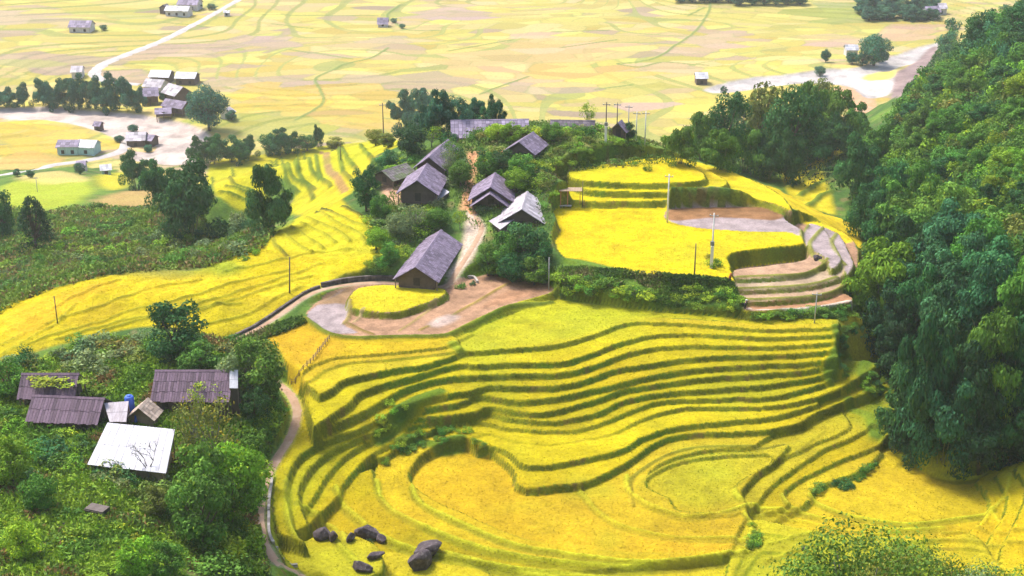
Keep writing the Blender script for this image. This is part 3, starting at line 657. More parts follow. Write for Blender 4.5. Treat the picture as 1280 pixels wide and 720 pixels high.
def bamboo(seed, culms=10, per=560, spread=.42, droop=.2, fat=1.0):
    """unit-high clump: arching culms, each ending in a full nodding plume"""
    rng = np.random.default_rng(seed); P = []; A = []; O = []; TN = []; bm = bmesh.new()
    for c in range(culms):
        th = c * 2.39996 + rng.normal() * .35; out = spread * math.sqrt((c + .4) / culms) * rng.uniform(.75, 1.15); h = rng.uniform(.66, 1.0) * (1 - .45 * (out / spread) ** 2)
        dr = np.array((math.cos(th), math.sin(th), 0)); b0 = dr * .08 * rng.random()
        s = np.linspace(0, 1, 9)[:, None]; nod = droop * rng.uniform(.6, 1.4)
        cv = b0 + dr * out * (s ** 1.5) + np.array((0, 0, 1)) * h * (1.12 * s - nod * np.clip(s - .55, 0, 1) ** 2 * 2.2 - .03)
        tube(bm, [tuple(p) for p in cv], list(.011 * (1 - .8 * s[:, 0])), 4)
        # full puffs of leaf along the upper culm
        for q0, pr in ((.96, rng.uniform(.09, .125)), (.72, rng.uniform(.145, .20)), (.45, rng.uniform(.10, .14))):
            if q0 < .5 and rng.random() < .6: continue
            ctr = np.array([np.interp(q0, s[:, 0], cv[:, k]) for k in range(3)]) + rng.normal(size=3) * .025
            m = int(per * .42 * (pr / .1) ** 1.7)
            o = rng.normal(size=(m, 3)); o /= np.linalg.norm(o, axis=1, keepdims=True)
            o[:, 2] = np.where(o[:, 2] < -.1, -o[:, 2] * (rng.random(m) < .6) + o[:, 2] * .5, o[:, 2]); TN.append((rng.uniform(.7, 1.4), m))
            lk = rng.normal(size=(6, 3)); lk /= np.linalg.norm(lk, axis=1, keepdims=True); lump = .82 + .38 * np.clip((o @ lk.T).max(1), 0, 1) ** 5
            P.append(ctr + o * (pr * fat * lump * rng.uniform(.8, 1.06, m))[:, None] * (1, 1, .95) + rng.normal(size=(m, 3)) * .012); O.append(o + (0, 0, .15)); A.append(o * .4 + dr * .3 + (0, 0, -.9) + rng.normal(size=(m, 3)) * .35)
    for c in range(5):
        th = c * 1.27 + rng.normal() * .2; rr = rng.uniform(.18, .40); pr = rng.uniform(.10, .15); m = int(per * .3 * (pr / .1) ** 1.6 * .7)
        TN.append((rng.uniform(.65, 1.2), m)); ctr = np.array((math.cos(th) * rr, math.sin(th) * rr, rng.uniform(.08, .34))); o = rng.normal(size=(m, 3)); o /= np.linalg.norm(o, axis=1, keepdims=True)
        P.append(ctr + o * (pr * rng.uniform(.7, 1.1, m))[:, None]); O.append(o + (0, 0, .15)); A.append(o * .4 + (0, 0, -.9) + rng.normal(size=(m, 3)) * .35)
    P = np.concatenate(P); A = np.concatenate(A); O = np.concatenate(O); n = len(P)
    me = leaf_mesh('bamboo_plumes', P, A, rng.uniform(.036, .066, n), rng.uniform(.018, .032, n), leaf_cols(n, rng, tone=TN), rng, out=O)
    return me, bm_mesh('bamboo_culms', bm), M_CULM

def blobs(rng, k, shape):
    out = []
    for i in range(k):
        d = rng.normal(size=3); d /= np.linalg.norm(d); d[2] = d[2] * .95 + .05
        r = rng.uniform(.55, .95)
        out.append((d * r * shape[:3] + (0, 0, shape[3]), rng.uniform(.16, .30) * min(shape[0], shape[2]) * 1.5))
    return out
def broadleaf(seed, k=38, per=140, shape=(.38, .38, .44, .50), leaf=(.03, .06), trunk_r=.028, mat=None, yellow=.04, cone=False):
    rng = np.random.default_rng(seed); bm = bmesh.new(); P = []; A = []; O = []; TN = []
    top = shape[3]
    tube(bm, [(0, 0, -.06), (.01, .005, .15), (-.012, .01, .32), (.008, -.006, top)], [trunk_r * 1.5, trunk_r, trunk_r * .8, trunk_r * .35], 7)
    for i, (c, r) in enumerate(blobs(rng, k, np.array(shape))):
        if cone:
            z = rng.uniform(.12, 1.0); rr = .34 * (1 - z) ** .75 * (1 if z > .3 else .9) + .02; th = rng.uniform(0, 6.28)
            c = np.array((math.cos(th) * rr, math.sin(th) * rr, z)); r = .05 + .09 * (1 - z)
        m = int(per * (r / .15) ** 1.3 * rng.uniform(.7, 1.2)) + 12
        o = rng.normal(size=(m, 3)); o /= np.linalg.norm(o, axis=1, keepdims=True)
        rad = r * rng.uniform(.7, 1.08, m); TN.append((rng.uniform(.7, 1.35), m))
        P.append(c + o * rad[:, None] * (1, 1, .75)); A.append(o + rng.normal(size=(m, 3)) * .7 + (0, 0, -.2)); O.append(o + (0, 0, .2))
        if i % 2 == 0:
            j = rng.uniform(.2, .42); s = np.array((0, 0, j)); mid = s * .45 + c * .55 + (0, 0, -.03)
            tube(bm, [tuple(s), tuple(mid), tuple(c)], [trunk_r * .5, trunk_r * .3, trunk_r * .1], 4)
    P = np.concatenate(P); A = np.concatenate(A); O = np.concatenate(O); n = len(P)
    me = leaf_mesh('crown', P, A, rng.uniform(*leaf, n), rng.uniform(leaf[0] * .55, leaf[1] * .6, n), leaf_cols(n, rng, yellow=yellow, tone=TN), rng, out=O)
    return me, bm_mesh('trunk', bm), mat or M_BARK

def shrub(seed, k=14, per=42, leaf=(.07, .14), flat=.75, spiky=0.0, yellow=.05):
    rng = np.random.default_rng(seed); P = []; A = []; O = []; TN = []
    for i in range(k):
        th = rng.uniform(0, 6.28); r = .42 * math.sqrt(rng.random()); c = np.array((math.cos(th) * r, math.sin(th) * r, rng.uniform(.15, .8) * flat * (1 - .8 * r)))
        m = int(per * rng.uniform(.6, 1.4)); TN.append((rng.uniform(.7, 1.35), m)); o = rng.normal(size=(m, 3)); o /= np.linalg.norm(o, axis=1, keepdims=True)
        P.append(c + o * (rng.uniform(.7, 1.05, m) * rng.uniform(.13, .24))[:, None]); A.append(o * (1 - spiky) + rng.normal(size=(m, 3)) * .5 + (0, 0, .2 + 1.4 * spiky)); O.append(o + (0, 0, .25))
    P = np.concatenate(P); P[:, 2] = np.maximum(P[:, 2], .0); A = np.concatenate(A); O = np.concatenate(O); n = len(P)
    return leaf_mesh('shrub_leaves', P, A, rng.uniform(*leaf, n) * (1 + spiky), rng.uniform(leaf[0] * .5, leaf[1] * .55, n) * (1 - .4 * spiky), leaf_cols(n, rng, yellow=yellow, tone=TN), rng, out=None if spiky else O)

BAMBOO = [bamboo(11, 8), bamboo(12, 9, 540, .46), bamboo(13, 6, 600, .36, .15, 1.1), bamboo(14, 10, 520, .50, .24), bamboo(15, 8, 560, .44, .28, 1.1), bamboo(16, 7, 560, .42, .2, 1.15)]
TREE = [broadleaf(21), broadleaf(22, 50, 125, (.42, .40, .42, .50)), broadleaf(23, 38, 140, (.34, .34, .48, .50)), broadleaf(24, 44, 120, (.38, .36, .45, .49), (.035, .07))]
SPARSE = [broadleaf(26, 30, 34, (.40, .40, .36, .6), (.03, .055), .02, M_GREYBARK, .12), broadleaf(27, 34, 30, (.44, .4, .34, .62), (.03, .055), .02, M_GREYBARK, .15)]
FLOWER = [broadleaf(29, 60, 260, (.44, .44, .40, .55), (.013, .026), .014, M_GREYBARK, .15), broadleaf(30, 54, 260, (.46, .42, .42, .52), (.013, .026), .014, M_GREYBARK, .2)]
CONE = [broadleaf(28, 80, 60, (.3, .3, .4, .6), (.03, .055), .022, None, .02, True)]
SHRUB = [shrub(31), shrub(32, 18, 36), shrub(33, 12, 50, (.06, .11)), shrub(34, 20, 30, (.05, .10), .6), shrub(35, 16, 38, (.08, .16), .9)]
TUSSOCK = [shrub(41, 14, 40, (.10, .2), .6, .7), shrub(42, 18, 30, (.10, .18), .5, .6)]
KIND = dict(flower=FLOWER, bamboo=BAMBOO, tree=TREE, sparse=SPARSE, cone=CONE)
PART = dict(flower=('olive_bush', 'leaves', 'stems'), bamboo=('bamboo_clump', 'plumes', 'culms'), tree=('broadleaf_tree', 'crown', 'trunk'), sparse=('thin_tree', 'crown', 'trunk'), cone=('conical_tree', 'crown', 'trunk'))
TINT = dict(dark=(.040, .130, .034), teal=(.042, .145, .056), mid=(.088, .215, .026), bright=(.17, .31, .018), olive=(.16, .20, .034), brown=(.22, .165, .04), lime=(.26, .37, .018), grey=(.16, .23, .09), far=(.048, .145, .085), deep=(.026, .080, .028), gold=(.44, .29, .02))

def tree(kind, loc, h, wd, tint, label, cat='tree', group=None, var=None, lean=0):
    fol, wood, bm_ = random.choice(KIND[kind]) if var is None else KIND[kind][var]
    nm = PART[kind]
    r = empty(nm[0], loc, random.uniform(0, 6.28)); 
    r.scale = (wd, wd, h); r.rotation_euler.x = random.uniform(-.05, .05) + lean
    f = TINT[tint]; j = random.uniform(.85, 1.2)
    a = mesh_obj(nm[1], fol, None, r); a.color = (f[0] * j * random.uniform(.9, 1.15), f[1] * j, f[2] * j, 1)
    mesh_obj(nm[2], wood, bm_, r)
    return tag(r, label, cat, group)
def plant(kind, u, vt, vb, w, tint, label, cat='tree', group=None, var=None, unit_w=None):
    """stand a tree where the ground at (u, vb) is, as tall and wide as it looks from there"""
    p = hit(u, vb); dist = math.hypot(p[0], p[1], CAM_Z - p[2]) ; m = dist / FOC
    h = (vb - vt) * m / math.cos(math.asin((CAM_Z - p[2]) / dist)); wm = w * m
    uw = unit_w or dict(bamboo=1.02, tree=.86, sparse=.9, cone=.72)[kind]
    p[2] -= .03 * h
    return tree(kind, tuple(p), h * 1.0, wm / uw, tint, label, cat, group, var)
def bush(u, v, w, h, tint, label, cat='shrub', group=None, lib=None, p=None, name='shrub'):
    """w, h in metres"""
    p = hit(u, v) if p is None else p
    o = mesh_obj(name, random.choice(lib or SHRUB), None); o.location = (p[0], p[1], p[2] - .06 * h); o.rotation_euler = (0, 0, random.uniform(0, 6.28)); o.scale = (w, w * random.uniform(.8, 1.15), h)
    f = TINT[tint] if isinstance(tint, str) else tint; j = random.uniform(.8, 1.25)
    o.color = (f[0] * j * random.uniform(.85, 1.2), f[1] * j, f[2] * j, 1)
    return tag(o, label, cat, group)
def in_poly(u, v, P):
    c = False; n = len(P)
    for i in range(n):
        (x0, y0), (x1, y1) = P[i], P[i - 1]
        if (y0 > v) != (y1 > v) and u < (x1 - x0) * (v - y0) / (y1 - y0) + x0: c = not c
    return c
def poly(s): return [tuple(map(float, q.split(','))) for q in s.split()]
def spots(s, n, mind, rnd=None):
    P = poly(s); rr = rnd or random; xs = [p[0] for p in P]; ys = [p[1] for p in P]; out = []; tries = 0
    while len(out) < n and tries < 6000:
        tries += 1; u, v = rr.uniform(min(xs), max(xs)), rr.uniform(min(ys), max(ys))
        if in_poly(u, v, P) and all((u - a) ** 2 + ((v - b) * 1.6) ** 2 > mind * mind for a, b in out): out.append((u, v))
    return sorted(out, key=lambda q: q[1])
# ------------------------------------------------------------------ the trees and clumps
LAB = 'bamboo clump'
for u, vt, vb, w, t, l in [
    (240, 205, 298, 104, 'dark', 'largest dark bamboo clump, standing on the shrubby slope left of the terraced spur'),
    (171, 188, 238, 40, 'dark', 'small dark bamboo clump at the far edge of the shrubby slope by the pale river'),
    (205, 200, 262, 52, 'dark', 'dark bamboo clump tucked behind the largest one on the shrubby slope'),
    (340, 200, 290, 60, 'dark', 'tall narrow dark bamboo clump leaning over the left terraced spur'),
    (1096, 300, 402, 108, 'bright', 'bright green bamboo clump at the right tip of the brown paddies'),
    (1155, 372, 556, 84, 'teal', 'tall bluish bamboo clump at the very front of the right-hand grove above the bowl'),
    (1178, 468, 572, 92, 'teal', 'low broad bamboo clump closest to the lower right rice field'),
    (1124, 470, 556, 60, 'dark', 'short dark bamboo clump on the lip of the bowl terraces'),
    (1226, 388, 520, 88, 'mid', 'tall mid green bamboo clump in the middle of the right-hand grove'),
    (1070, 172, 250, 66, 'dark', 'dark bamboo clump beside the narrow gully terraces')]:
    plant('bamboo', u, vt, vb, w, t, l, 'bamboo')
GR = 'bamboo clumps of the right-hand grove'
for u, vt, vb, w, t in [(1262, 410, 540, 90, 'dark'), (1250, 478, 572, 84, 'dark'), (1288, 470, 565, 90, 'deep'), (1212, 440, 560, 80, 'deep'), (1160, 300, 392, 84, 'teal'), (1205, 292, 382, 92, 'teal'), (1250, 305, 392, 92, 'teal'),
                        (1282, 330, 440, 80, 'mid'), (1185, 340, 440, 84, 'teal'), (1232, 335, 440, 84, 'teal'), (1140, 330, 420, 70, 'dark'), (1275, 385, 470, 84, 'dark'), (1200, 395, 500, 80, 'dark'), (1145, 420, 530, 66, 'dark'),
                        (1120, 250, 335, 88, 'mid'), (1165, 228, 312, 92, 'mid'), (1195, 255, 345, 90, 'teal'), (1145, 262, 352, 84, 'dark'), (1100, 262, 330, 60, 'dark'), (1228, 272, 350, 80, 'mid'), (1172, 272, 352, 84, 'teal'),
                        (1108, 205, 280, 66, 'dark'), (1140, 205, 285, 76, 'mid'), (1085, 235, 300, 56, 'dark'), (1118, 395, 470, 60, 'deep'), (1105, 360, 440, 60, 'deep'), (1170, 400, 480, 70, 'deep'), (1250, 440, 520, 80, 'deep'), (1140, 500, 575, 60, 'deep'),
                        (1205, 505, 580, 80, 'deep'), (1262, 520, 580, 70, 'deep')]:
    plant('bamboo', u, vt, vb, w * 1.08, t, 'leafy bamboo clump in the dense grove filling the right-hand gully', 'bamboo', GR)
GR = 'trees on the back flank of the ridge'
for kd, u, vt, vb, w, t in [('bamboo', 850, 148, 204, 50, 'mid'), ('bamboo', 876, 138, 200, 48, 'mid'), ('tree', 905, 108, 206, 60, 'dark'), ('bamboo', 930, 150, 214, 66, 'mid'), ('tree', 952, 95, 205, 70, 'olive'), ('tree', 985, 98, 212, 66, 'dark'),
                            ('bamboo', 1012, 100, 190, 54, 'mid'), ('bamboo', 1040, 108, 184, 56, 'mid'), ('bamboo', 1066, 128, 190, 50, 'mid'), ('bamboo', 960, 160, 224, 60, 'dark'), ('bamboo', 985, 165, 230, 50, 'dark'), ('tree', 925, 112, 190, 50, 'dark'),
                            ('bamboo', 1012, 150, 205, 56, 'dark'), ('bamboo', 1090, 150, 205, 56, 'mid'), ('bamboo', 900, 160, 212, 50, 'mid'), ('tree', 1020, 92, 160, 40, 'olive'), ('bamboo', 1040, 145, 195, 50, 'dark')]:
    plant(kd, u, vt, vb, w, t, 'dense %s in the wooded flank behind the right end of the ridge' % ('bamboo clump' if kd == 'bamboo' else 'dark leafy tree'), 'bamboo' if kd == 'bamboo' else 'tree', 'bamboo on the flank behind the ridge' if kd == 'bamboo' else GR)
for u, vt, vb, w, t, kd, l in [
    (46, 247, 312, 46, 'deep', 'cone', 'dark conical tree standing alone on the left slope'),
    (4, 232, 300, 44, 'dark', 'tree', 'dark round tree cut by the left edge of the view'),
    (222, 370, 452, 84, 'dark', 'tree', 'tall dark round tree behind the long purple roofed house'),
    (252, 422, 468, 56, 'mid', 'tree', 'low spreading green tree right behind the long purple roof'),
    (325, 420, 505, 76, 'mid', 'tree', 'leafy green tree beside the bend of the footpath'),
    (300, 432, 505, 60, 'grey', 'tree', 'greyish green tree at the right end of the long purple roof'),
    (12, 448, 500, 46, 'mid', 'tree', 'green round tree left of the roof overgrown with vines'),
    (262, 130, 130, 1, 'far', 'tree', ''),
    (262, 101, 163, 50, 'far', 'tree', 'big round tree beside the riverside stilt houses'),
    (458, 203, 264, 42, 'dark', 'tree', 'dark tree at the left edge of the village beside the earth yard'),
    (655, 272, 340, 64, 'dark', 'tree', 'dark tree in front of the pale grey roof'),
    (628, 285, 345, 46, 'mid', 'tree', 'green tree beside the village path below the pale grey roof'),
    (672, 285, 340, 44, 'dark', 'tree', 'dark tree at the left corner of the big yellow field'),
    (515, 148, 196, 42, 'deep', 'tree', 'nearly black tree above the overgrown village roof'),
    (258, 545, 660, 80, 'mid', 'tree', 'green tree standing right of the white metal roof'),
    (268, 492, 600, 84, 'olive', 'sparse', 'thin olive tree between the white roof and the purple roof'),
    (258, 474, 520, 48, 'lime', 'sparse', 'yellowish tree in front of the long purple roof'),
    (288, 548, 655, 86, 'bright', 'tree', 'bright green tree beside the path at the lower left'),
    (254, 592, 690, 80, 'mid', 'tree', 'lowest leafy tree of the lower left garden'),
    (246, 500, 575, 56, 'olive', 'sparse', 'straggly olive tree behind the right corner of the white roof'),
    (320, 480, 530, 40, 'dark', 'tree', 'small dark tree on the bank of the footpath'),
    (1092, 40, 82, 40, 'far', 'tree', 'dark tree beside the small white house on the far river bank'),
    (350, 160, 194, 36, 'teal', 'bamboo', 'small bluish bamboo clump behind the back terraces'),
    (785, 150, 176, 22, 'deep', 'tree', 'small dark tree beside the row of ridge poles'),
    (735, 125, 160, 24, 'lime', 'sparse', 'pale sapling on the ridge left of the poles')]:
    if l: plant(kd, u, vt, vb, w, t, l, 'bamboo' if kd == 'bamboo' else 'tree')
GR = 'bamboo along the far river bank'
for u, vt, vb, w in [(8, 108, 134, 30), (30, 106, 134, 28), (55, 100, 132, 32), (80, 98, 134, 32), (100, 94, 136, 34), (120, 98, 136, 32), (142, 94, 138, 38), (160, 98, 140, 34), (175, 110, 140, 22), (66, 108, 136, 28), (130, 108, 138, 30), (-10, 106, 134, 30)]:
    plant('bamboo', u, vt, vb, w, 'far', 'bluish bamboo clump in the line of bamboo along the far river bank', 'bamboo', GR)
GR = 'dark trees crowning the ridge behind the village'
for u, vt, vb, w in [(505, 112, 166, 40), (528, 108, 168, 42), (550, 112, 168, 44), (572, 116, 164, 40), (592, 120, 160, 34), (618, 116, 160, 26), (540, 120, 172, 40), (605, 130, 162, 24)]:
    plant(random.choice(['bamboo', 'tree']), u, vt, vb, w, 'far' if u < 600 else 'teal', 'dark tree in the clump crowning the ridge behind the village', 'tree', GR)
GR = 'trees behind the back terraces of the spur'
for u, vt, vb, w in [(248, 172, 206, 34), (268, 168, 204, 36), (290, 166, 202, 36), (312, 170, 196, 30), (338, 164, 192, 32), (362, 162, 190, 34), (384, 166, 188, 28), (398, 152, 184, 16), (300, 178, 204, 30), (420, 170, 184, 24), (470, 158, 182, 30), (485, 164, 184, 24)]:
    plant(random.choice(['bamboo', 'tree']), u, vt, vb, w, 'dark' if u < 400 else 'olive', 'small dark tree in the row behind the back terraces of the left spur', 'tree', GR)
GR = 'trees of the far grove at the top of the valley'
for k_ in range(26):
    u, v = random.uniform(1075, 1165), random.uniform(8, 26)
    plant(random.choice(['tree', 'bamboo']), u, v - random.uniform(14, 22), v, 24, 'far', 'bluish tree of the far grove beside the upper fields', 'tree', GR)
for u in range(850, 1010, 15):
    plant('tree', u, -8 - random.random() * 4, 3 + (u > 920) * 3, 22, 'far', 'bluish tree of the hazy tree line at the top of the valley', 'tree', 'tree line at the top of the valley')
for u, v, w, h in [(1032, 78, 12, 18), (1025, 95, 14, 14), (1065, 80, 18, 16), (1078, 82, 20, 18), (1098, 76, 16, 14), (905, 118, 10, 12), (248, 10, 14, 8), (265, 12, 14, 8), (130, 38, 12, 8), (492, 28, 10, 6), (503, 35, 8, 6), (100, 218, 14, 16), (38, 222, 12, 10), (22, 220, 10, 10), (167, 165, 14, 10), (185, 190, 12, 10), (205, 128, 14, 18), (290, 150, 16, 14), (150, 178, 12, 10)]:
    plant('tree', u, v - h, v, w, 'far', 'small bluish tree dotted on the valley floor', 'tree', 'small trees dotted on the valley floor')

GR = 'small trees between the village houses'
for u, vt, vb, w, t in [(566, 172, 208, 34, 'mid'), (575, 196, 232, 30, 'mid'), (560, 185, 222, 26, 'grey'), (608, 186, 222, 34, 'mid'), (628, 182, 216, 36, 'dark'), (650, 188, 226, 40, 'mid'), (645, 205, 240, 34, 'bright'), (640, 150, 178, 34, 'bright'), (620, 152, 176, 28, 'lime'), (690, 150, 176, 32, 'mid'), (484, 185, 214, 30, 'teal'), (470, 200, 236, 28, 'dark'), (476, 240, 275, 30, 'mid'),
                        (520, 252, 290, 36, 'grey'), (548, 256, 286, 30, 'mid'), (500, 262, 300, 36, 'grey'), (470, 280, 312, 30, 'bright'), (486, 300, 330, 28, 'mid'), (610, 300, 345, 34, 'mid'), (640, 312, 352, 40, 'dark'), (668, 318, 356, 38, 'mid'), (575, 262, 286, 20, 'lime'), (540, 155, 184, 30, 'bright')]:
    plant(random.choice(['tree', 'tree', 'sparse']) if u < 600 else 'tree', u, vt, vb, w, t, 'small leafy tree growing among the houses and paths of the village', 'tree', GR)
# right hillside
GR = 'bushes covering the right hillside'
HB = "1192,30 1240,14 1282,4 1290,300 1240,330 1200,300 1185,260 1150,225 1110,210 1100,180 1122,150 1150,105 1172,60"
for u, v in spots(HB, 210, 8.5):
    p = hit(u, v); d = p[1]; s = random.uniform(5.0, 8.0) * (1.15 if d > 330 else .9)
    tn = random.choice(['bright', 'mid', 'mid', 'mid', 'olive']) if v > 85 else random.choice(['teal', 'mid'])
    bush(u, v, s, s * random.uniform(.8, 1.15), tn, 'round green bush in the thick cover of the steep right hillside', 'bush', GR, p=p, name='hillside_bush')
GR2 = 'trees on the right hillside'
for u, v in spots("1210,60 1285,20 1285,290 1220,300 1150,210 1140,150", 34, 20):
    plant(random.choice(['bamboo', 'bamboo', 'tree']), u, v - random.uniform(26, 42), v, random.uniform(32, 50), random.choice(['mid', 'mid', 'dark', 'bright']), 'taller leafy clump rising from the bushes of the right hillside', 'tree', GR2)

# village gardens, hedges and banks
VB = [("700,342 760,352 840,360 905,362 928,378 920,388 850,382 770,374 700,366", 46, (1.6, 2.6), (1.2, 2.0), ['bright', 'mid', 'bright', 'lime'], 'leafy bush in the hedge bank below the big yellow field', 'hedge bushes below the big yellow field'),
      ("936,392 1064,384 1064,396 940,398", 20, (1.5, 2.2), (.9, 1.3), ['mid', 'mid', 'bright'], 'low green bush in the hedge below the lowest brown paddy', 'hedge bushes below the brown paddies'),
      ("640,200 720,160 800,172 835,205 800,216 715,212 690,250 660,245 640,225", 40, (1.4, 2.8), (.8, 1.9), ['bright', 'bright', 'olive', 'lime', 'mid'], 'bushy shrub on the knoll above the yellow steps', 'shrubs on the knoll'),
      ("500,262 545,258 560,280 520,300 490,315 478,290 470,265", 34, (2.0, 3.4), (1.6, 2.8), ['grey', 'mid', 'grey', 'bright'], 'greyish green garden shrub above the large front house', 'garden shrubs above the front house'),
      ("455,270 480,300 520,300 505,320 480,340 455,338 490,310 470,285", 20, (1.6, 2.6), (1.2, 2.0), ['bright', 'mid', 'lime'], 'bright green shrub on the bank left of the front house', 'shrubs left of the front house'),
      ("560,178 588,190 580,225 562,230 548,215", 18, (2.2, 3.4), (2.2, 3.6), ['mid', 'dark', 'grey'], 'tall shrub left of the orange earth path', 'shrubs left of the earth path'),
      ("600,192 640,200 668,200 690,215 680,240 650,225 610,215", 28, (2.4, 3.6), (2.0, 3.4), ['mid', 'dark', 'bright', 'olive'], 'bushy shrub right of the orange earth path', 'shrubs right of the earth path'),
      ("610,330 650,320 690,330 690,355 650,350 620,345", 18, (2.0, 3.0), (1.6, 2.6), ['mid', 'dark', 'bright'], 'green shrub behind the muddy paddies', 'shrubs behind the paddies'),
      ("560,162 640,166 700,158 760,162 740,172 640,176 580,178", 30, (2.4, 4.0), (1.8, 3.0), ['bright', 'mid', 'olive', 'lime'], 'light green shrub on the crest beside the long lavender roof', 'shrubs on the village crest'),
      ("480,196 520,190 525,204 490,214 470,205", 10, (2.2, 3.2), (1.6, 2.4), ['mid', 'teal', 'bright'], 'green shrub beside the overgrown village roof', 'shrubs beside the overgrown roof')]
for P_, n, ws, hs, tints, l, g in VB:
    for u, v in spots(P_, n, 5):
        bush(u, v, random.uniform(*ws) * 1.35, random.uniform(*hs) * 1.1, random.choice(tints), l, 'shrub', g, name='hedge_bush' if 'hedge' in g else 'knoll_shrub' if 'knoll' in g or 'crest' in g else 'garden_shrub')
# banks of the bowl
for P_, n, t, l, g in [("500,545 540,536 590,540 615,552 600,560 555,552 520,560 495,575 480,580", 22, ['mid', 'bright'], 'dark green bush on the bank above the round orange field', 'bushes above the round field'),
                       ("486,500 510,508 500,525 470,548 462,540", 10, ['bright', 'lime'], 'bright weed clump where the terrace strips meet', 'weed clumps among the left strips'),
                       ("1015,608 1060,602 1092,578 1096,584 1062,612 1020,616", 14, ['mid', 'dark'], 'dark green bush on the bank above the lower right field', 'bushes above the lower right field'),
                       ("1052,400 1100,405 1104,450 1075,480 1050,470 1046,440 1050,420 1090,430 1110,470 1108,500 1085,500 1060,470", 46, ['mid', 'bright', 'dark'], 'low bush at the right end of the terrace strips', 'bushes at the right end of the strips'),
                       ("932,650 945,655 948,690 938,700", 7, ['mid', 'bright'], 'small green bush in the drain between the lower fields', 'bushes in the drain')]:
    for u, v in spots(P_, n, 4):
        bush(u, v, random.uniform(1.2, 2.2), random.uniform(.9, 1.5), random.choice(t), l, 'bush', g, name='bank_bush')

# left slope and lower left garden
G3 = 'shrubs scattered on the left slope'
for u, v in spots("0,262 60,268 110,258 190,262 205,300 290,300 300,312 262,326 130,338 60,352 0,372", 80, 9):
    bush(u, v, random.uniform(3.0, 6.0), random.uniform(2.0, 4.4), random.choice(['mid', 'olive', 'bright', 'grey', 'mid', 'mid']), 'scrubby bush scattered on the brushy left slope', 'bush', G3, name='slope_bush')
for u, v in spots("262,285 305,268 345,292 300,318 240,330 200,312 230,300", 18, 10):
    bush(u, v, random.uniform(3, 5), random.uniform(2.6, 4.4), random.choice(['grey', 'teal', 'dark']), 'greyish green bush below the tall narrow bamboo', 'bush', 'bushes below the narrow bamboo', name='slope_bush')
G4 = 'shrubs of the lower left garden'
LG = [("0,452 60,436 130,428 200,420 250,432 300,430 320,445 290,460 240,455 180,452 150,470 110,470 20,462 0,480", 60, (2.2, 3.8), (1.6, 3.0), ['mid', 'grey', 'grey', 'dark', 'bright', 'olive'], 'leafy shrub on the rise behind the lower left roofs', 'shrubs behind the lower left roofs'),
      ("0,500 20,500 34,535 100,545 110,560 105,600 0,605", 30, (2.0, 3.6), (1.6, 3.0), ['mid', 'bright', 'dark', 'bright'], 'green garden shrub left of the white metal roof', 'shrubs left of the white roof'),
      ("105,598 215,598 225,632 180,640 140,622", 20, (2.0, 3.2), (1.5, 2.6), ['grey', 'olive', 'dark', 'grey'], 'dusky shrub growing below the white metal roof', 'shrubs below the white roof'),
      ("230,600 310,560 330,590 318,640 310,700 280,720 225,720 215,660", 26, (2.2, 3.6), (1.8, 3.2), ['mid', 'bright', 'mid', 'lime'], 'leafy shrub between the garden and the footpath', 'shrubs along the footpath'),
      ("0,620 60,640 150,650 215,660 225,725 110,725 40,700 0,720", 34, (1.6, 2.8), (.9, 1.7), ['bright', 'mid', 'lime', 'bright'], 'low bright green weed clump in the lower left corner', 'weed clumps in the lower left corner'),
      ("300,500 345,490 352,520 335,570 320,560 310,530", 16, (1.8, 3.0), (1.4, 2.4), ['bright', 'mid'], 'bright shrub on the bank left of the footpath', 'shrubs on the footpath bank')]
for P_, n, ws, hs, tints, l, g in LG:
    for u, v in spots(P_, n, 8):
        q_ = random.choice((.9, 1.2, 1.2, 1.7)); bush(u, v, random.uniform(*ws) * q_, random.uniform(*hs) * q_, random.choice(tints), l, 'shrub', g, name='weed_bush' if 'weed' in g else 'garden_shrub')
for u, v, w, h, t, l in [(318, 318, 2.6, 2.0, 'bright', 'bright green bush on the crest of the sloping field'), (305, 326, 2.2, 1.5, 'mid', 'low bush at the edge of the sloping field below the crest bush'), (60, 575, 7, 4.5, 'dark', 'broad dark thicket at the left edge above the weedy corner'), (262, 718, 8, 4.2, 'mid', 'dark green grassy thicket at the bottom of the garden'), (85, 548, 3.2, 2.6, 'lime', 'bright lime shrub left of the white roof'),
                         (30, 580, 6, 5, 'mid', 'tall leafy shrub at the left edge of the view'), (140, 425, 2.4, 2, 'lime', 'single lime shrub at the edge of the sloping field'), (22, 605, 5, 3.4, 'dark', 'dark shrub below the leafy shrub at the left edge'),
                         (893, 333, 3.0, 2.2, 'bright', 'round green bush at the foot of the stout white field pole'), (885, 322, 1.6, 1.4, 'olive', 'small olive bush behind the stout white field pole'), (645, 233, 3.6, 2.2, 'bright', 'pile of green brush behind the pale grey roof'), (668, 232, 4.2, 2.6, 'mid', 'dark rounded bush left of the wooden field shelter'),
                         (605, 262, 3.4, 1.7, 'grey', 'pale green bush under the porch of the gabled house'), (575, 360, 1.8, 1.4, 'mid', 'dark green bush on the wall of the muddy paddies'), (590, 356, 1.4, 1.1, 'teal', 'small bluish bush at the paddy corner'), (462, 676, 1.6, 1.0, 'grey', 'pale plant growing between the dark boulders'), (578, 225, 2.2, 1.9, 'lime', 'yellow green bush at the bend of the orange path')]:
    bush(u, v, w, h, t, l, 'shrub', name='garden_shrub')
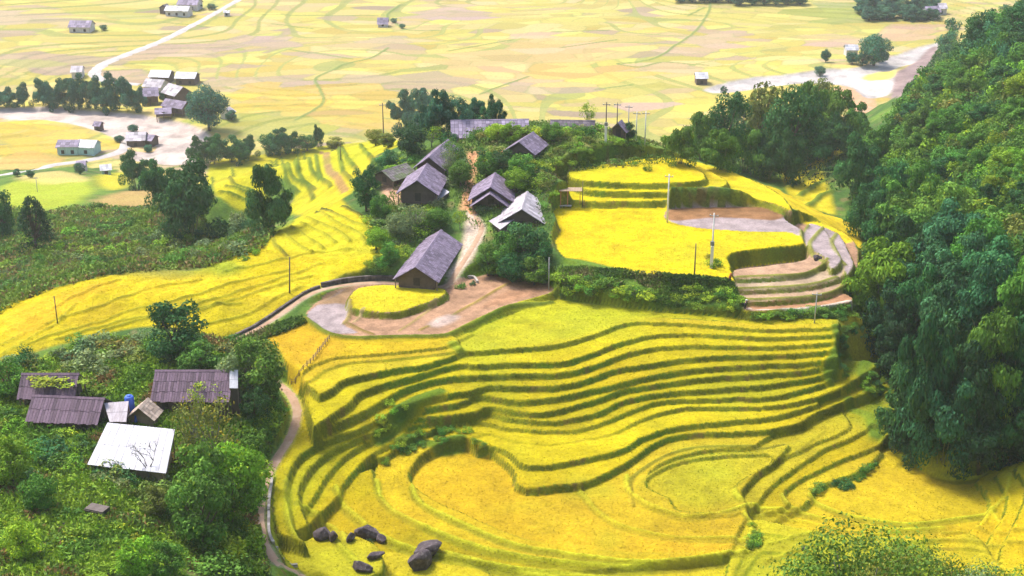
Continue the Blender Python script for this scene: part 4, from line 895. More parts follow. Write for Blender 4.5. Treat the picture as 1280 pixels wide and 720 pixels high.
for u, vt, vb, w, t, l in [(16, 545, 612, 60, 'bright', 'bright leafy tree at the left edge beside the white roof garden'), (52, 590, 640, 46, 'mid', 'low leafy tree in front of the dark left thicket'), (196, 606, 648, 44, 'olive', 'olive leafy tree below the right corner of the white roof'),
                           (30, 650, 700, 52, 'lime', 'lime green leafy bush tree in the lower left corner'), (170, 672, 722, 54, 'bright', 'bright leafy tree at the bottom of the weedy garden'), (212, 676, 730, 54, 'mid', 'mid green leafy tree at the bottom right of the weedy garden')]:
    plant('tree', u, vt, vb, w, t, l, 'tree')
# foreground bushes at the lower right, on the near hillside
G5 = 'bushes at the lower right corner'
for u, hpx in [(1090, 640), (1120, 668), (1150, 668), (1180, 672), (1210, 690), (1245, 695), (1275, 690), (1060, 700), (1030, 706)]:
    d = random.uniform(112, 124); p = at(u, hpx + random.uniform(4, 22), 0); q = p - np.array((0, 0, CAM_Z)); q = q / q[1] * d
    top = CAM_Z + q[2]; g = float(height(q[0], d)); h = top - g
    tree('flower', (q[0], d, g - .2), h, h * random.uniform(.75, 1.0), ['olive', 'mid', 'olive', 'grey', 'olive', 'brown', 'mid', 'olive', 'grey'][int(u) % 9], 'dusky green bush rising into the bottom right corner', 'bush', G5)

# ------------------------------------------------------------------ undergrowth nobody could count
def undergrowth(name, polys, n, size, cols, label, up=.6, hgt=.5, seed=5):
    rng = np.random.default_rng(seed); P = []
    for s, share in polys:
        W = np.array(hits(s)); x0, x1, y0, y1 = W[:, 0].min(), W[:, 0].max(), W[:, 1].min(), W[:, 1].max(); m = int(n * share); got = []
        pl = [(q[0], q[1]) for q in W]; tot = 0
        while tot < m:
            X = rng.uniform(x0, x1, 4 * m); Y = rng.uniform(y0, y1, 4 * m); ins = np.zeros(len(X), bool)
            for i in range(len(pl)):
                (ax, ay), (bx, by) = pl[i], pl[i - 1]
                if ay == by: continue
                ins ^= ((ay > Y) != (by > Y)) & (X < (bx - ax) * (Y - ay) / (by - ay) + ax)
            dens = fbm(X, Y, 6, 301 + seed); ins &= rng.random(len(X)) < sstep((dens - .2) / .25)
            got.append(np.stack([X[ins], Y[ins]], 1)); tot += int(ins.sum())
        P.append(np.concatenate(got)[:m])
    P = np.concatenate(P); z = height(P[:, 0], P[:, 1]); t = fbm(P[:, 0], P[:, 1], 5, 310 + seed)
    hh = hgt * rng.random(len(P)) * (.5 + 1.2 * t); Q = np.stack([P[:, 0], P[:, 1], z + hh], 1)
    A = rng.normal(size=Q.shape) * .7 + (0, 0, up)
    c = np.array(cols)[np.clip((noise(P[:, 0], P[:, 1], 4, 320 + seed) * 1.3 - .15 + rng.normal(size=len(P)) * .12) * len(cols), 0, len(cols) - 1).astype(int)] * rng.uniform(.7, 1.3, (len(P), 1))
    me = leaf_mesh(name, Q, A, rng.uniform(*size, len(P)), rng.uniform(size[0] * .35, size[1] * .4, len(P)), c, rng)
    o = mesh_obj(name, me, None); o['kind'] = 'stuff'; o['label'] = label; o['category'] = 'undergrowth'
    return o
undergrowth('weeds', [("-20,470 100,430 210,418 300,428 330,450 345,490 352,520 330,590 322,640 340,722 -20,740", 1)], 90000, (.35, 1.0), [(.09, .20, .016), (.15, .28, .016), (.21, .33, .02), (.11, .20, .03), (.24, .16, .05)], 'weeds and tall grass covering the lower left garden slope', hgt=.8, seed=5)
undergrowth('brush', [("-20,262 60,268 110,258 200,262 260,285 345,292 330,312 262,334 130,346 60,364 -20,402", 1)], 60000, (.5, 1.4), [(.10, .20, .025), (.14, .25, .03), (.17, .26, .03), (.20, .16, .05), (.09, .18, .04)], 'low brush and dry grass covering the left slope', hgt=1.2, seed=6)
undergrowth('hill_scrub', [("1190,34 1285,6 1300,420 1200,420 1120,330 1060,250 1120,150 1150,100", .6), ("1275,8 1420,-30 1560,-20 1640,300 1560,620 1310,585 1290,420", .6)], 110000, (.7, 1.7), [(.04, .11, .022), (.06, .15, .022), (.09, .19, .022), (.045, .12, .04)], 'low scrub between the bushes of the right hillside', hgt=2.0, seed=7)
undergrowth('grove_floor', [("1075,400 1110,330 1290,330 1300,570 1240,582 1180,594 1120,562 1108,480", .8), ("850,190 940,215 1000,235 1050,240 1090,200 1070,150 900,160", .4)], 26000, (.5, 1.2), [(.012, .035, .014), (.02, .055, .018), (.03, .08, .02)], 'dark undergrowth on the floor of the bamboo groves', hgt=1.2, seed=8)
undergrowth('village_weeds', [("286,436 312,420 345,406 376,398 384,402 350,418 320,432 300,442", .06), ("470,262 500,230 560,175 700,150 835,190 835,205 715,215 690,260 690,350 610,345 600,290 560,270 540,300 470,330", .7), ("690,338 800,343 915,354 932,382 840,386 700,372", .3)], 60000, (.35, .9), [(.06, .12, .018), (.09, .17, .02), (.13, .20, .025), (.16, .15, .05)], 'grass and weeds between the village houses', hgt=.7, seed=9)
# tufts along the terrace banks
def bank_tufts(n=32000, seed=12):
    rng = np.random.default_rng(seed); m = (BANK > .45) & (GY > 140) & (GY < 285) & (np.abs(GX) < 90) & (ZONE == 1)
    jj, ii = np.nonzero(m); k = rng.integers(0, len(jj), n)
    P = np.stack([XS[ii[k]] + rng.normal(size=n) * .12, YS[jj[k]] + rng.normal(size=n) * .12], 1); z = height(P[:, 0], P[:, 1])
    Q = np.stack([P[:, 0], P[:, 1], z + rng.random(n) * .15], 1); A = rng.normal(size=Q.shape) * .6 + (0, -.2, .7)
    t = rng.random((n, 1)); g = (noise(P[:, 0], P[:, 1], 7, 330) > .55)[:, None]
    c = np.where(g, np.array((.09, .18, .012)) * (1 - t) + np.array((.16, .27, .015)) * t, np.array((.13, .14, .01)) * (1 - t) + np.array((.28, .27, .012)) * t)
    me = leaf_mesh('bank_grass', Q, A, rng.uniform(.16, .34, n), rng.uniform(.05, .11, n), c, rng)
    o = mesh_obj('bank_grass', me, None); o['kind'] = 'stuff'; o['label'] = 'grass growing on the banks between the rice strips'; o['category'] = 'grass'
bank_tufts()
def rice_heads(n=40000, seed=13):
    rng = np.random.default_rng(seed); m = (ZONE == 1) & (BANK < .2) & (GY > 140) & (GY < 250) & (np.abs(GX) < 85)
    jj, ii = np.nonzero(m); k = rng.integers(0, len(jj), n)
    P = np.stack([XS[ii[k]] + rng.normal(size=n) * .12, YS[jj[k]] + rng.normal(size=n) * .12], 1); z = height(P[:, 0], P[:, 1])
    Q = np.stack([P[:, 0], P[:, 1], z + .04], 1); A = rng.normal(size=Q.shape) * .8 + (0, 0, .5)
    c = COL[jj[k], ii[k]] * rng.uniform(.92, 1.22, (n, 1))
    me = leaf_mesh('rice_plants', Q, A, rng.uniform(.16, .32, n), rng.uniform(.06, .12, n), c, rng)
    o = mesh_obj('rice_plants', me, None); o['kind'] = 'stuff'; o['label'] = 'ripe rice plants standing on the terraces'; o['category'] = 'rice'
rice_heads()
# ------------------------------------------------------------------ building materials
def plank_mat(name, base, tint2, rough=.8, moss=0.0, scale=(1, 1, 1)):
    m, nt, b = new_mat(name); b.inputs['Roughness'].default_value = rough
    a = N(nt, 'ShaderNodeAttribute', attribute_name='Tone'); v = coords(nt, scale=scale)
    n = noisen(nt, v, 3.5, 4, .7); c = mixn(nt, base, tint2, n)
    c = mixn(nt, c, a.outputs[0], 1, 'MULTIPLY')
    sn = noisen(nt, coords(nt, scale=(2.2, .35, .35)), 1.6, 5, .75); c = mixn(nt, c, ramp(nt, sn, [(.3, (.62, .56, .52)), (.55, (1, 1, 1)), (.8, (1.25, 1.2, 1.2))]), .8, 'MULTIPLY')
    if moss:
        k = noisen(nt, v, .55, 4, .65); c = mixn(nt, c, (.10, .15, .045), ramp(nt, k, [(.58 - moss * .2, (0, 0, 0)), (.72, (1, 1, 1))]))
    nt.links.new(c, b.inputs['Base Color']); bump(nt, b, n, .4, .04); return m
R_WOOD = plank_mat('weathered_roof_boards', (.125, .098, .142), (.25, .20, .275), .75)
R_LAV = plank_mat('lavender_roof_boards', (.19, .155, .22), (.28, .235, .31), .75)
R_DARK = plank_mat('dark_roof_boards', (.085, .07, .085), (.15, .125, .15), .75)
R_PURP = plank_mat('purple_roof_sheets', (.075, .045, .075), (.17, .115, .15), .75)
R_PALE = plank_mat('pale_grey_roof', (.30, .27, .30), (.44, .40, .43), .65)
R_WHITE = plank_mat('white_metal_roof', (.35, .35, .39), (.50, .50, .54), .5)
R_MOSS = plank_mat('mossy_roof', (.12, .10, .11), (.20, .17, .18), .85, 1.0)
W_WOOD = plank_mat('dark_wall_boards', (.075, .05, .042), (.15, .105, .085), .85, 0, (4, 4, .6))
W_TAN = plank_mat('tan_wall_boards', (.26, .18, .12), (.36, .27, .18), .85, 0, (4, 4, .6))
W_PALE = plank_mat('pale_wall', (.45, .42, .40), (.58, .55, .52), .85)
W_TEAL = plank_mat('teal_sheet', (.28, .45, .42), (.38, .55, .52), .5)
W_DARKIN = plank_mat('door_boards', (.03, .022, .02), (.07, .05, .04), .85)
W_POST = plank_mat('timber', (.16, .11, .08), (.26, .19, .14), .85)
def plain(name, col, rough=.6, var=.25, spec=.3):
    m, nt, b = new_mat(name); b.inputs['Roughness'].default_value = rough; b.inputs['Specular IOR Level'].default_value = spec
    n = noisen(nt, coords(nt), 4, 3); nt.links.new(mixn(nt, tuple(c * (1 - var) for c in col), tuple(min(1, c * (1 + var)) for c in col), n), b.inputs['Base Color']); return m
M_BLUE = plain('blue_plastic', (.05, .13, .55)); M_CONC = plain('concrete', (.50, .47, .44), .9, .2); M_STEEL = plain('grey_fitting', (.20, .20, .21), .5)
M_ORANGE = plain('orange_timber', (.42, .17, .07), .8)

class MB:
    """collects boxes and beams into one mesh with a per-piece tone"""
    def __init__(s): s.v = []; s.f = []; s.t = []
    def hexa(s, P, tone=1.0):
        k = len(s.v); s.v += [tuple(p) for p in P]; s.t += [tone] * 8
        s.f += [tuple(k + i for i in q) for q in ((3, 2, 1, 0), (4, 5, 6, 7), (0, 1, 5, 4), (1, 2, 6, 5), (2, 3, 7, 6), (3, 0, 4, 7))]
    def box(s, x0, x1, y0, y1, z0, z1, tone=1.0):
        s.hexa([(x0, y0, z0), (x1, y0, z0), (x1, y1, z0), (x0, y1, z0), (x0, y0, z1), (x1, y0, z1), (x1, y1, z1), (x0, y1, z1)], tone)
    def slab(s, a, b, c, d, th, tone=1.0):
        a, b, c, d = (np.array(q, float) for q in (a, b, c, d)); n = np.cross(b - a, d - a); n = n / np.linalg.norm(n) * th
        if n[2] < 0: n = -n
        s.hexa([a, b, c, d, a + n, b + n, c + n, d + n], tone)
    def poly(s, P, tone=1.0):
        k = len(s.v); s.v += [tuple(p) for p in P]; s.t += [tone] * len(P); s.f.append(tuple(range(k, k + len(P))))
    def build(s, name, mat, parent=None):
        me = bpy.data.meshes.new(name); me.from_pydata(s.v, [], s.f); me.update()
        bm = bmesh.new(); bm.from_mesh(me); bmesh.ops.recalc_face_normals(bm, faces=bm.faces[:]); bm.to_mesh(me); bm.free()
        a = me.color_attributes.new('Tone', 'FLOAT_COLOR', 'POINT')
        for i, t in enumerate(s.t): a.data[i].color = (t, t, t, 1) if not isinstance(t, tuple) else (*t, 1)
        return mesh_obj(name, me, mat, parent)

def cover_slope(mb, r0, r1, e0, e1, courses, across, th, rnd, ragged=.12, lo=.62, hi=1.35):
    """boards or sheets laid in overlapping courses from the ridge r0-r1 down to the eave e0-e1"""
    r0, r1, e0, e1 = (np.array(q, float) for q in (r0, r1, e0, e1)); n = np.cross(r1 - r0, e0 - r0); n /= np.linalg.norm(n)
    if n[2] < 0: n = -n
    for c in range(courses):
        for a in range(across):
            s0, s1 = a / across, (a + 1) / across - .004; t0 = c / courses - (.02 if c else 0); t1 = (c + 1) / courses + .03 + rnd.uniform(-ragged, ragged) * .5 / courses
            P = lambda s_, t_: (r0 * (1 - s_) + r1 * s_) * (1 - t_) + (e0 * (1 - s_) + e1 * s_) * t_
            l0 = n * .004 * (1 + (a % 2)); l1 = n * (th * .8 + rnd.uniform(0, .02))
            tone = rnd.uniform(lo, hi) * (1.1 if rnd.random() < .1 else 1)
            q = [P(s0, t0) + l0, P(s1, t0) + l0, P(s1, t1) + l1, P(s0, t1) + l1]
            mb.hexa(q + [p + n * th for p in q], tone)

def house(label, A, B, gz, hr, hw, he, roof=R_WOOD, wall=W_WOOD, courses=6, plank=.55, name='wooden_house', cat='house', over=.6, gable=.7, group=None, door=True, porch=None, windows=2, seed=0, lean_right=None, stilts=False, cap=True):
    """gable house whose ridge runs over the surveyed points A-B, hr above the ground gz"""
    rnd = random.Random(seed + 99)
    a, b = at(*A, gz + hr), at(*B, gz + hr); d = b - a; L = float(np.hypot(d[0], d[1])); mid = (a + b) / 2
    r = empty(name, (mid[0], mid[1], gz), math.atan2(d[1], d[0])); tag(r, label, cat, group)
    hl = L / 2; T = .10
    m = MB()
    for s in (1, -1):
        cover_slope(m, (-hl, 0, hr), (hl, 0, hr), (-hl, s * hw, he), (hl, s * hw, he), courses, max(4, int(L / plank)), .05, rnd)
        m.slab((-hl + .05, 0, hr - T), (hl - .05, 0, hr - T), (hl - .05, s * (hw - .05), he - T + .02), (-hl + .05, s * (hw - .05), he - T + .02), .06, .5)
    ro = m.build('roof', roof, r)
    if cap:
        m = MB(); n_ = max(3, int(L / 1.2))
        for k in range(n_):
            x0, x1 = -hl - .03 + k * (2 * hl + .06) / n_, -hl - .03 + (k + 1) * (2 * hl + .06) / n_ + .04
            for s in (1, -1): m.slab((x0, 0, hr + .10), (x1, 0, hr + .10), (x1, s * .28, hr + .09 - .28 * (hr - he) / hw), (x0, s * .28, hr + .09 - .28 * (hr - he) / hw), .04, rnd.uniform(.8, 1.25))
        m.build('ridge_cap', roof, ro)
    wl, ww = hl - gable, hw - over; wz = hr - (hr - he) * ww / hw - .14; gz0 = 1.3 if stilts else -.5
    m = MB(); m.box(-wl, wl, -ww, ww, gz0, wz)
    for s in (1, -1):
        x = s * wl; top = hr - .16 - .1
        m.hexa([(x - s * .12, -ww, wz), (x, -ww, wz), (x, ww, wz), (x - s * .12, ww, wz), (x - s * .12, -.03, top), (x, -.03, top), (x, .03, top), (x - s * .12, .03, top)], .85)
    wo = m.build('wall', wall, r)
    if stilts or over > .5:
        for x in (-hl + .3, 0, hl - .3) if L > 9 else (-hl + .3, hl - .3):
            for s in (1, -1):
                m = MB(); y = s * (hw - .25); m.box(x - .08, x + .08, y - .08, y + .08, -.5, he - .02 + .25 * (hr - he) / hw - .12); m.build('post', W_POST, r)
    if door:
        for s in (1, -1):
            m = MB(); x = s * (wl + .02); m.box(min(x, x + s * .05), max(x, x + s * .05), -.55, .55, max(gz0, 0) + .05, max(gz0, 0) + 2.0 if wz > 1.9 else min(wz, 1.6)); m.build('door', W_DARKIN, wo)
    for k in range(windows):
        x = -wl + (k + .5) * 2 * wl / windows
        for s in (1, -1):
            m = MB(); y = s * (ww + .015); z1 = min(wz - .2, max(gz0, 0) + 1.9); m.box(x - .45, x + .45, min(y, y + s * .05), max(y, y + s * .05), z1 - .9, z1); m.build('window', W_DARKIN, wo)
    if porch:
        # a lower gable skirt in front of the end at -x
        pd, ph, pw = porch; m = MB()
        for s in (1, -1):
            cover_slope(m, (-hl - pd, 0, hr - ph), (-hl + .9, 0, hr - ph), (-hl - pd, s * pw, he - ph * .75), (-hl + .9, s * pw, he - ph * .75), 4, 5, .05, rnd)
        po = m.build('porch_roof', roof, r)
        for s in (1, -1):
            m = MB(); m.box(-hl - pd + .15, -hl - pd + .3, s * (pw - .4) - .07, s * (pw - .4) + .07, -.5, he - ph * .75 + .1); m.build('post', W_POST, r)
    return r

def shed(label, quad, gz, zs, roof, wall=W_WOOD, name='shed', cat='shed', across=6, courses=3, group=None, seed=0, strip=None, walls=True, ht=.14):
    """single-pitch roof through four surveyed corners (TL, TR, BR, BL) at heights zs over gz, on posts and walls"""
    rnd = random.Random(seed + 7); W = [at(*q, gz + z) for q, z in zip(quad, zs)]; c = sum(W) / 4
    r = empty(name, (c[0], c[1], gz)); tag(r, label, cat, group)
    Q = [w_ - np.array((c[0], c[1], gz)) for w_ in W]
    m = MB(); cover_slope(m, Q[0], Q[1], Q[3], Q[2], courses, across, .035, rnd, .03, .9, 1.06)
    m.slab(Q[0] * (1, 1, 1) - (0, 0, .05), Q[1] - (0, 0, .05), Q[2] - (0, 0, .05), Q[3] - (0, 0, .05), -.0001 + .03, .5)
    ro = m.build('roof', roof, r)
    if strip:
        m = MB(); cover_slope(m, Q[0] * (1 - strip[0]) + Q[3] * strip[0] + (0, 0, .06), Q[1] * (1 - strip[0]) + Q[2] * strip[0] + (0, 0, .06), Q[3] + (0, 0, .06), Q[2] + (0, 0, .06), 1, across, .03, rnd); m.build('roof_strip', strip[1], ro)
    cen = sum(Q) / 4
    I = [cen + (q - cen) * .86 for q in Q]
    if walls:
        m = MB(); P0 = [(p[0], p[1], -.5) for p in I]; P1 = [(p[0], p[1], q[2] - ht + (cen[2] - q[2]) * .14) for p, q in zip(I, Q)]
        m.hexa([P0[3], P0[2], P0[1], P0[0], P1[3], P1[2], P1[1], P1[0]], 1); wo = m.build('wall', wall, r)
    for q in I:
        q = cen + (q - cen) * 1.08
        m = MB(); m.box(q[0] - .07, q[0] + .07, q[1] - .07, q[1] + .07, -.5, q[2] - .1); m.build('post', W_POST, r)
    return r

VG = None
house('largest wooden house at the front of the village beside the pale path', (519, 334.5), (551.5, 287.5), 62.6, 3.5, 3.8, 1.1, R_WOOD, W_WOOD, 8, .5, seed=1, windows=4, over=.7)
house('dark gabled house beside the orange earth yard', (521, 226), (534, 204.5), 66.6, 4.2, 3.9, 1.5, R_WOOD, W_WOOD, 7, seed=2, over=.7)
shed('small lean-to with a shining white sheet roof beside the dark gabled house', [(550, 232.5), (562, 240), (543, 254), (535.5, 245.5)], 65.2, (2.0, 2.0, 1.1, 1.1), R_WHITE, W_WOOD, 'lean_to', 'shed', 5, 2, strip=(.72, R_WOOD))
house('dark narrow house right behind the gabled house by the earth yard', (536, 197), (560, 174.5), 67.6, 4.0, 3.2, 1.6, R_WOOD, W_WOOD, 6, seed=3)
house('low house with a bright green overgrown roof above the orange earth yard', (508, 204), (477, 214), 66.4, 2.4, 3.0, .9, R_MOSS, W_WOOD, 5, seed=4)
house('gabled house with a lower porch roof, at the foot of the orange path', (613, 234.5), (619, 216), 66.0, 4.4, 4.1, 1.7, R_WOOD, W_WOOD, 7, seed=5, porch=(1.6, .8, 3.5))
house('house with a pale grey sagging roof beside the big yellow field', (652, 262), (659, 239.5), 65.0, 4.0, 4.1, 1.4, R_PALE, W_WOOD, 5, .8, seed=6)
shed('white sheet lean-to in front of the pale grey roof', [(645, 258), (651, 268), (626, 287), (612, 276)], 64.4, (2.8, 2.8, 1.7, 1.7), R_PALE, W_WOOD, 'lean_to', 'shed', 6, 3, seed=2)
house('small grey gabled house half hidden by bushes near the top of the village', (648.5, 178), (666.5, 165), 70.6, 3.6, 3.3, 1.4, R_WOOD, W_WOOD, 6, seed=7)
house('long low lavender roofed house on the crest below the dark trees', (563, 150.5), (661, 149), 69.6, 3.6, 4.2, 1.0, R_LAV, W_WOOD, 5, .8, seed=8, windows=5)
house('long brownish low roof on the crest right of the lavender one', (688, 150), (744, 151), 70.4, 3.0, 3.2, 1.2, R_DARK, W_WOOD, 4, .8, seed=9)
house('tiny dark gabled hut on the ridge beside the row of poles', (772, 154), (777, 150), 70.8, 3.4, 1.9, 1.5, R_WOOD, W_WOOD, 4, name='hut', cat='hut', seed=10, windows=0)
house('long house with a purple board roof in the lower left garden', (194, 463), (292, 463), 60.6, 5.0, 4.1, 2.2, R_PURP, W_WOOD, 3, .36, seed=11, windows=4)
house('low house whose purple roof is half covered by green vines', (27, 467), (99, 467), 60.6, 4.4, 3.0, 2.0, R_PURP, W_WOOD, 2, .4, seed=12, windows=3)
house('low house with a bare purple roof in front of the vine covered one', (41, 494), (131, 498), 60.4, 4.2, 3.2, 1.9, R_PURP, W_WOOD, 2, .4, seed=13, windows=3)
shed('white sheet annex standing at the right end of the long purple roof', [(287, 462.5), (297.5, 462.5), (297.5, 485), (287, 485)], 60.6, (5.25, 5.25, 3.6, 3.6), R_WHITE, W_WOOD, 'annex', 'shed', 2, 2)
shed('small shed with a pale grey roof joined to the bare purple roof', [(130, 504), (161, 501.5), (158, 527), (137, 527)], 60.4, (3.3, 3.3, 2.2, 2.2), R_PALE, W_WOOD, 'shed', 'shed', 5, 2)
house('small open fronted hut with a beige gable roof and a blue cloth inside', (173, 511), (185, 498), 60.5, 3.2, 2.0, 1.5, plank_mat('beige_thatch', (.34, .26, .21), (.48, .38, .31), .9), W_TAN, 4, .4, name='hut', cat='hut', seed=14, windows=0, over=.3, gable=.8, door=False)
shed('barn under a big white metal roof in the lower left garden', [(134.5, 528.5), (219, 537), (208, 591), (110, 579.5)], 60.2, (4.2, 4.2, 3.0, 3.0), R_WHITE, W_TAN, 'barn', 'barn', 10, 2, seed=5)
# vines on the overgrown roofs are plants of their own
for u, v, w, t, l in [(60, 474, 5.2, 'lime', 'sprawl of light green vines over the middle of the vine covered roof'), (88, 478, 4.4, 'bright', 'vines over the right end of the vine covered roof'), (492, 211, 4.2, 'bright', 'mat of bright green creeper on the overgrown village roof'), (680, 256, 3.2, 'mid', 'green creeper over the right slope of the pale grey roof')]:
    z = {60: 64.5, 88: 64.1, 492: 68.3, 680: 68.0}[u]; bush(u, v, w, .8, t, l, 'vine', p=at(u, v, z), name='vine')

# far houses on the valley floor
def far_house(u, v, wpx, label, roof=R_PALE, wall=W_PALE, head=0.0, hw=3.2, hr=4.6, he=2.4, group=None, cat='house', stilts=False, name='far_house'):
    p = hit(u, v); m = np.linalg.norm(p - (0, 0, CAM_Z)) / FOC; L = wpx * m
    rnd = random.Random(int(u * 7 + v)); r = empty(name, tuple(p), head); tag(r, label, cat, group); hl = L / 2
    m_ = MB()
    for s in (1, -1): cover_slope(m_, (-hl, 0, hr), (hl, 0, hr), (-hl, s * hw, he), (hl, s * hw, he), 3, max(4, int(L / 1.4)), .07, rnd)
    m_.build('roof', roof, r)
    wl, ww = hl - .5, hw - .5; z0 = 1.4 if stilts else -.6; m_ = MB(); wz = he + .35; m_.box(-wl, wl, -ww, ww, z0, wz)
    for s in (1, -1): m_.hexa([(s * wl - .06, -ww, wz), (s * wl + .06, -ww, wz), (s * wl + .06, ww, wz), (s * wl - .06, ww, wz), (s * wl - .06, -.04, hr - .15), (s * wl + .06, -.04, hr - .15), (s * wl + .06, .04, hr - .15), (s * wl - .06, .04, hr - .15)], .9)
    wo = m_.build('wall', wall, r)
    for k in range(max(1, int(L / 4))):
        x = -wl + (k + .5) * 2 * wl / max(1, int(L / 4))
        for s in (1, -1):
            m_ = MB(); y = s * (ww + .02); m_.box(x - .6, x + .6, min(y, y + s * .05), max(y, y + s * .05), max(z0, 0) + .5, max(z0, 0) + 1.9); m_.build('window', W_DARKIN, wo)
    if stilts:
        for x in (-wl + .2, 0, wl - .2):
            for s in (1, -1): m_ = MB(); m_.box(x - .15, x + .15, s * (ww - .3) - .15, s * (ww - .3) + .15, -1.5, 1.42); m_.build('post', W_POST, r)
    return r
for u, v, wpx, l, ro, wa, hd, hw, hr, he, st in [
    (224, 19, 30, 'far farmhouse with a bright white roof beside the upper road', R_WHITE, W_PALE, -.15, 4, 5, 3, 0), (238, 11, 26, 'grey roofed farmhouse behind the white roofed one at the upper road', R_LAV, W_PALE, -.15, 5, 6, 3, 0), (207, 17, 9, 'small dark end hut at the left of the upper road farm', R_DARK, W_WOOD, 1.2, 3, 5, 3, 0),
    (103, 39, 27, 'far grey roofed farmhouse alone in the upper left fields', R_LAV, W_PALE, -.05, 4.5, 5.5, 2.8, 0), (284, 20, 8, 'tiny white field hut right of the upper road', R_WHITE, W_PALE, 0, 2, 3, 2, 0),
    (203, 102, 26, 'left white roofed house of the pair behind the riverside village', R_WHITE, W_WOOD, -.1, 4.5, 5.2, 3, 0), (235, 104, 26, 'right white roofed house of the pair behind the riverside village', R_WHITE, W_WOOD, -.12, 4, 5, 3, 0),
    (188, 130, 22, 'dark stilt house nearest the far bamboo line', R_LAV, W_WOOD, .25, 4, 7, 4.2, 1), (196, 116, 26, 'grey roofed house between the white pair and the stilt houses', R_PALE, W_PALE, -.3, 4, 6, 3.4, 0), (222, 128, 30, 'largest grey roofed stilt house above the river', R_PALE, W_WOOD, -.75, 4.5, 7.5, 4.2, 1),
    (222, 143, 34, 'long dark stilt house on the river bank beside the big tree', R_WOOD, W_WOOD, -.5, 3.4, 6, 3.6, 1), (205, 148, 20, 'low lean roofed hut at the water in front of the stilt houses', R_LAV, W_WOOD, .2, 3, 4.4, 2.6, 1), (285, 148, 12, 'small pale hut right of the big riverside tree', R_PALE, W_PALE, 1.3, 3, 4.5, 2.6, 0),
    (88, 191, 26, 'long teal walled house by the lower road', R_LAV, W_TEAL, 0, 3.6, 5, 3.2, 0), (112, 191, 24, 'white roofed house at the right end of the teal walled one', R_WHITE, W_TEAL, -.15, 3.6, 5, 3, 0), (77, 190, 9, 'little grey shed left of the teal walled house', R_WOOD, W_PALE, 0, 2.6, 3.6, 2.2, 0),
    (172, 181, 24, 'pale roofed house on the gravel by the river crossing', R_PALE, W_WOOD, .1, 4.4, 5, 2.8, 0), (190, 181, 12, 'small hut beside the gravel house', R_LAV, W_WOOD, -.3, 3, 4, 2.4, 0), (124, 163, 10, 'tiny grey field hut in the yellow river field', R_WOOD, W_WOOD, -.2, 2.2, 3.6, 2.2, 0),
    (133, 218, 14, 'small white hut below the lower road', R_WHITE, W_TEAL, .3, 2.8, 3.6, 2.2, 0), (103, 214, 12, 'small lavender roofed hut below the lower road', R_LAV, W_PALE, .1, 3, 3.8, 2.2, 0), (479, 33, 14, 'grey domed field hut in the middle of the plain', R_LAV, W_PALE, 0, 3, 4.6, 1.6, 0),
    (876, 104, 16, 'white field house near the right river', R_WHITE, W_WOOD, 0, 3.6, 4.8, 2.8, 0), (1063, 69, 16, 'small white house beside the dark river trees', R_WHITE, W_PALE, 0, 3.4, 5, 3, 0), (1163, 22, 18, 'lavender roofed house at the foot of the far grove', R_LAV, W_PALE, .2, 4, 6, 3.4, 0), (1174, 17, 14, 'pale roofed house behind the lavender one at the far grove', R_PALE, W_PALE, .1, 3.6, 5.6, 3.2, 0),
    (98, 96, 14, 'pale bluish hut where the upper road reaches the bamboo line', R_PALE, W_PALE, .1, 4, 5, 3, 0)]:
    far_house(u, v, wpx, l, ro, wa, hd, hw, hr, he, None, 'hut' if 'hut' in l or 'shed' in l else 'house', bool(st), 'field_hut' if 'hut' in l or 'shed' in l else 'farmhouse')

# ------------------------------------------------------------------ paths, roads, water, walls
def strip(name, P, width, mat, lift=.05, edge=.12, n_across=4, kind='structure', seed=0):
    P = smooth_line(np.asarray(P, float), False, .7); V = []; F = []
    T = np.gradient(P[:, :2], axis=0); T /= np.linalg.norm(T, axis=1, keepdims=True) + 1e-9; Nn = np.stack([-T[:, 1], T[:, 0]], 1)
    for i, p in enumerate(P):
        ww = width[0] + (width[1] - width[0]) * i / len(P) if isinstance(width, tuple) else width
        ww *= 1 + .25 * (float(noise(p[0], p[1], 2.5, 400 + seed)) - .5)
        for k in range(n_across + 1):
            q = p[:2] + Nn[i] * ww * (k / n_across - .5); z = float(height(q[0], q[1])) + (lift if 0 < k < n_across else -.15); V.append((q[0], q[1], z))
    for i in range(len(P) - 1):
        for k in range(n_across): a = i * (n_across + 1) + k; F.append((a, a + 1, a + n_across + 2, a + n_across + 1))
    me = bpy.data.meshes.new(name); me.from_pydata(V, [], F); me.polygons.foreach_set('use_smooth', [True] * len(F)); me.update()
    o = mesh_obj(name, me, mat); o['kind'] = kind; return o
def dirt_mat(name, c0, c1, c2, sc_=.8):
    m, nt, b = new_mat(name); b.inputs['Roughness'].default_value = .95; v = coords(nt); n = noisen(nt, v, sc_, 5, .7)
    nt.links.new(ramp(nt, n, [(.25, c0), (.5, c1), (.75, c2)]), b.inputs['Base Color']); bump(nt, b, n, .6, .08); return m
M_PATH = dirt_mat('path_concrete', (.28, .165, .10), (.37, .24, .155), (.43, .31, .225)); M_EARTH = dirt_mat('orange_earth', (.30, .14, .06), (.40, .20, .09), (.46, .28, .16)); M_ROAD = dirt_mat('pale_road', (.29, .27, .25), (.36, .33, .31), (.42, .39, .36), .3)
for nm, s, w_, mt in PATH_LINES: strip(nm, hits(s), w_, {'c': M_PATH, 'e': M_EARTH}[mt])
for s, w_ in [("302,-2 270,16 240,32 205,50 180,60 155,70 130,80 118,92 124,99", (4, 7)), ("-20,222 20,216 60,208 100,202 130,196 152,188 160,178 172,168", (4, 5)), ("124,99 150,104 175,106", 5)]:
    strip('valley_road', hits(s), w_, M_ROAD, .25)
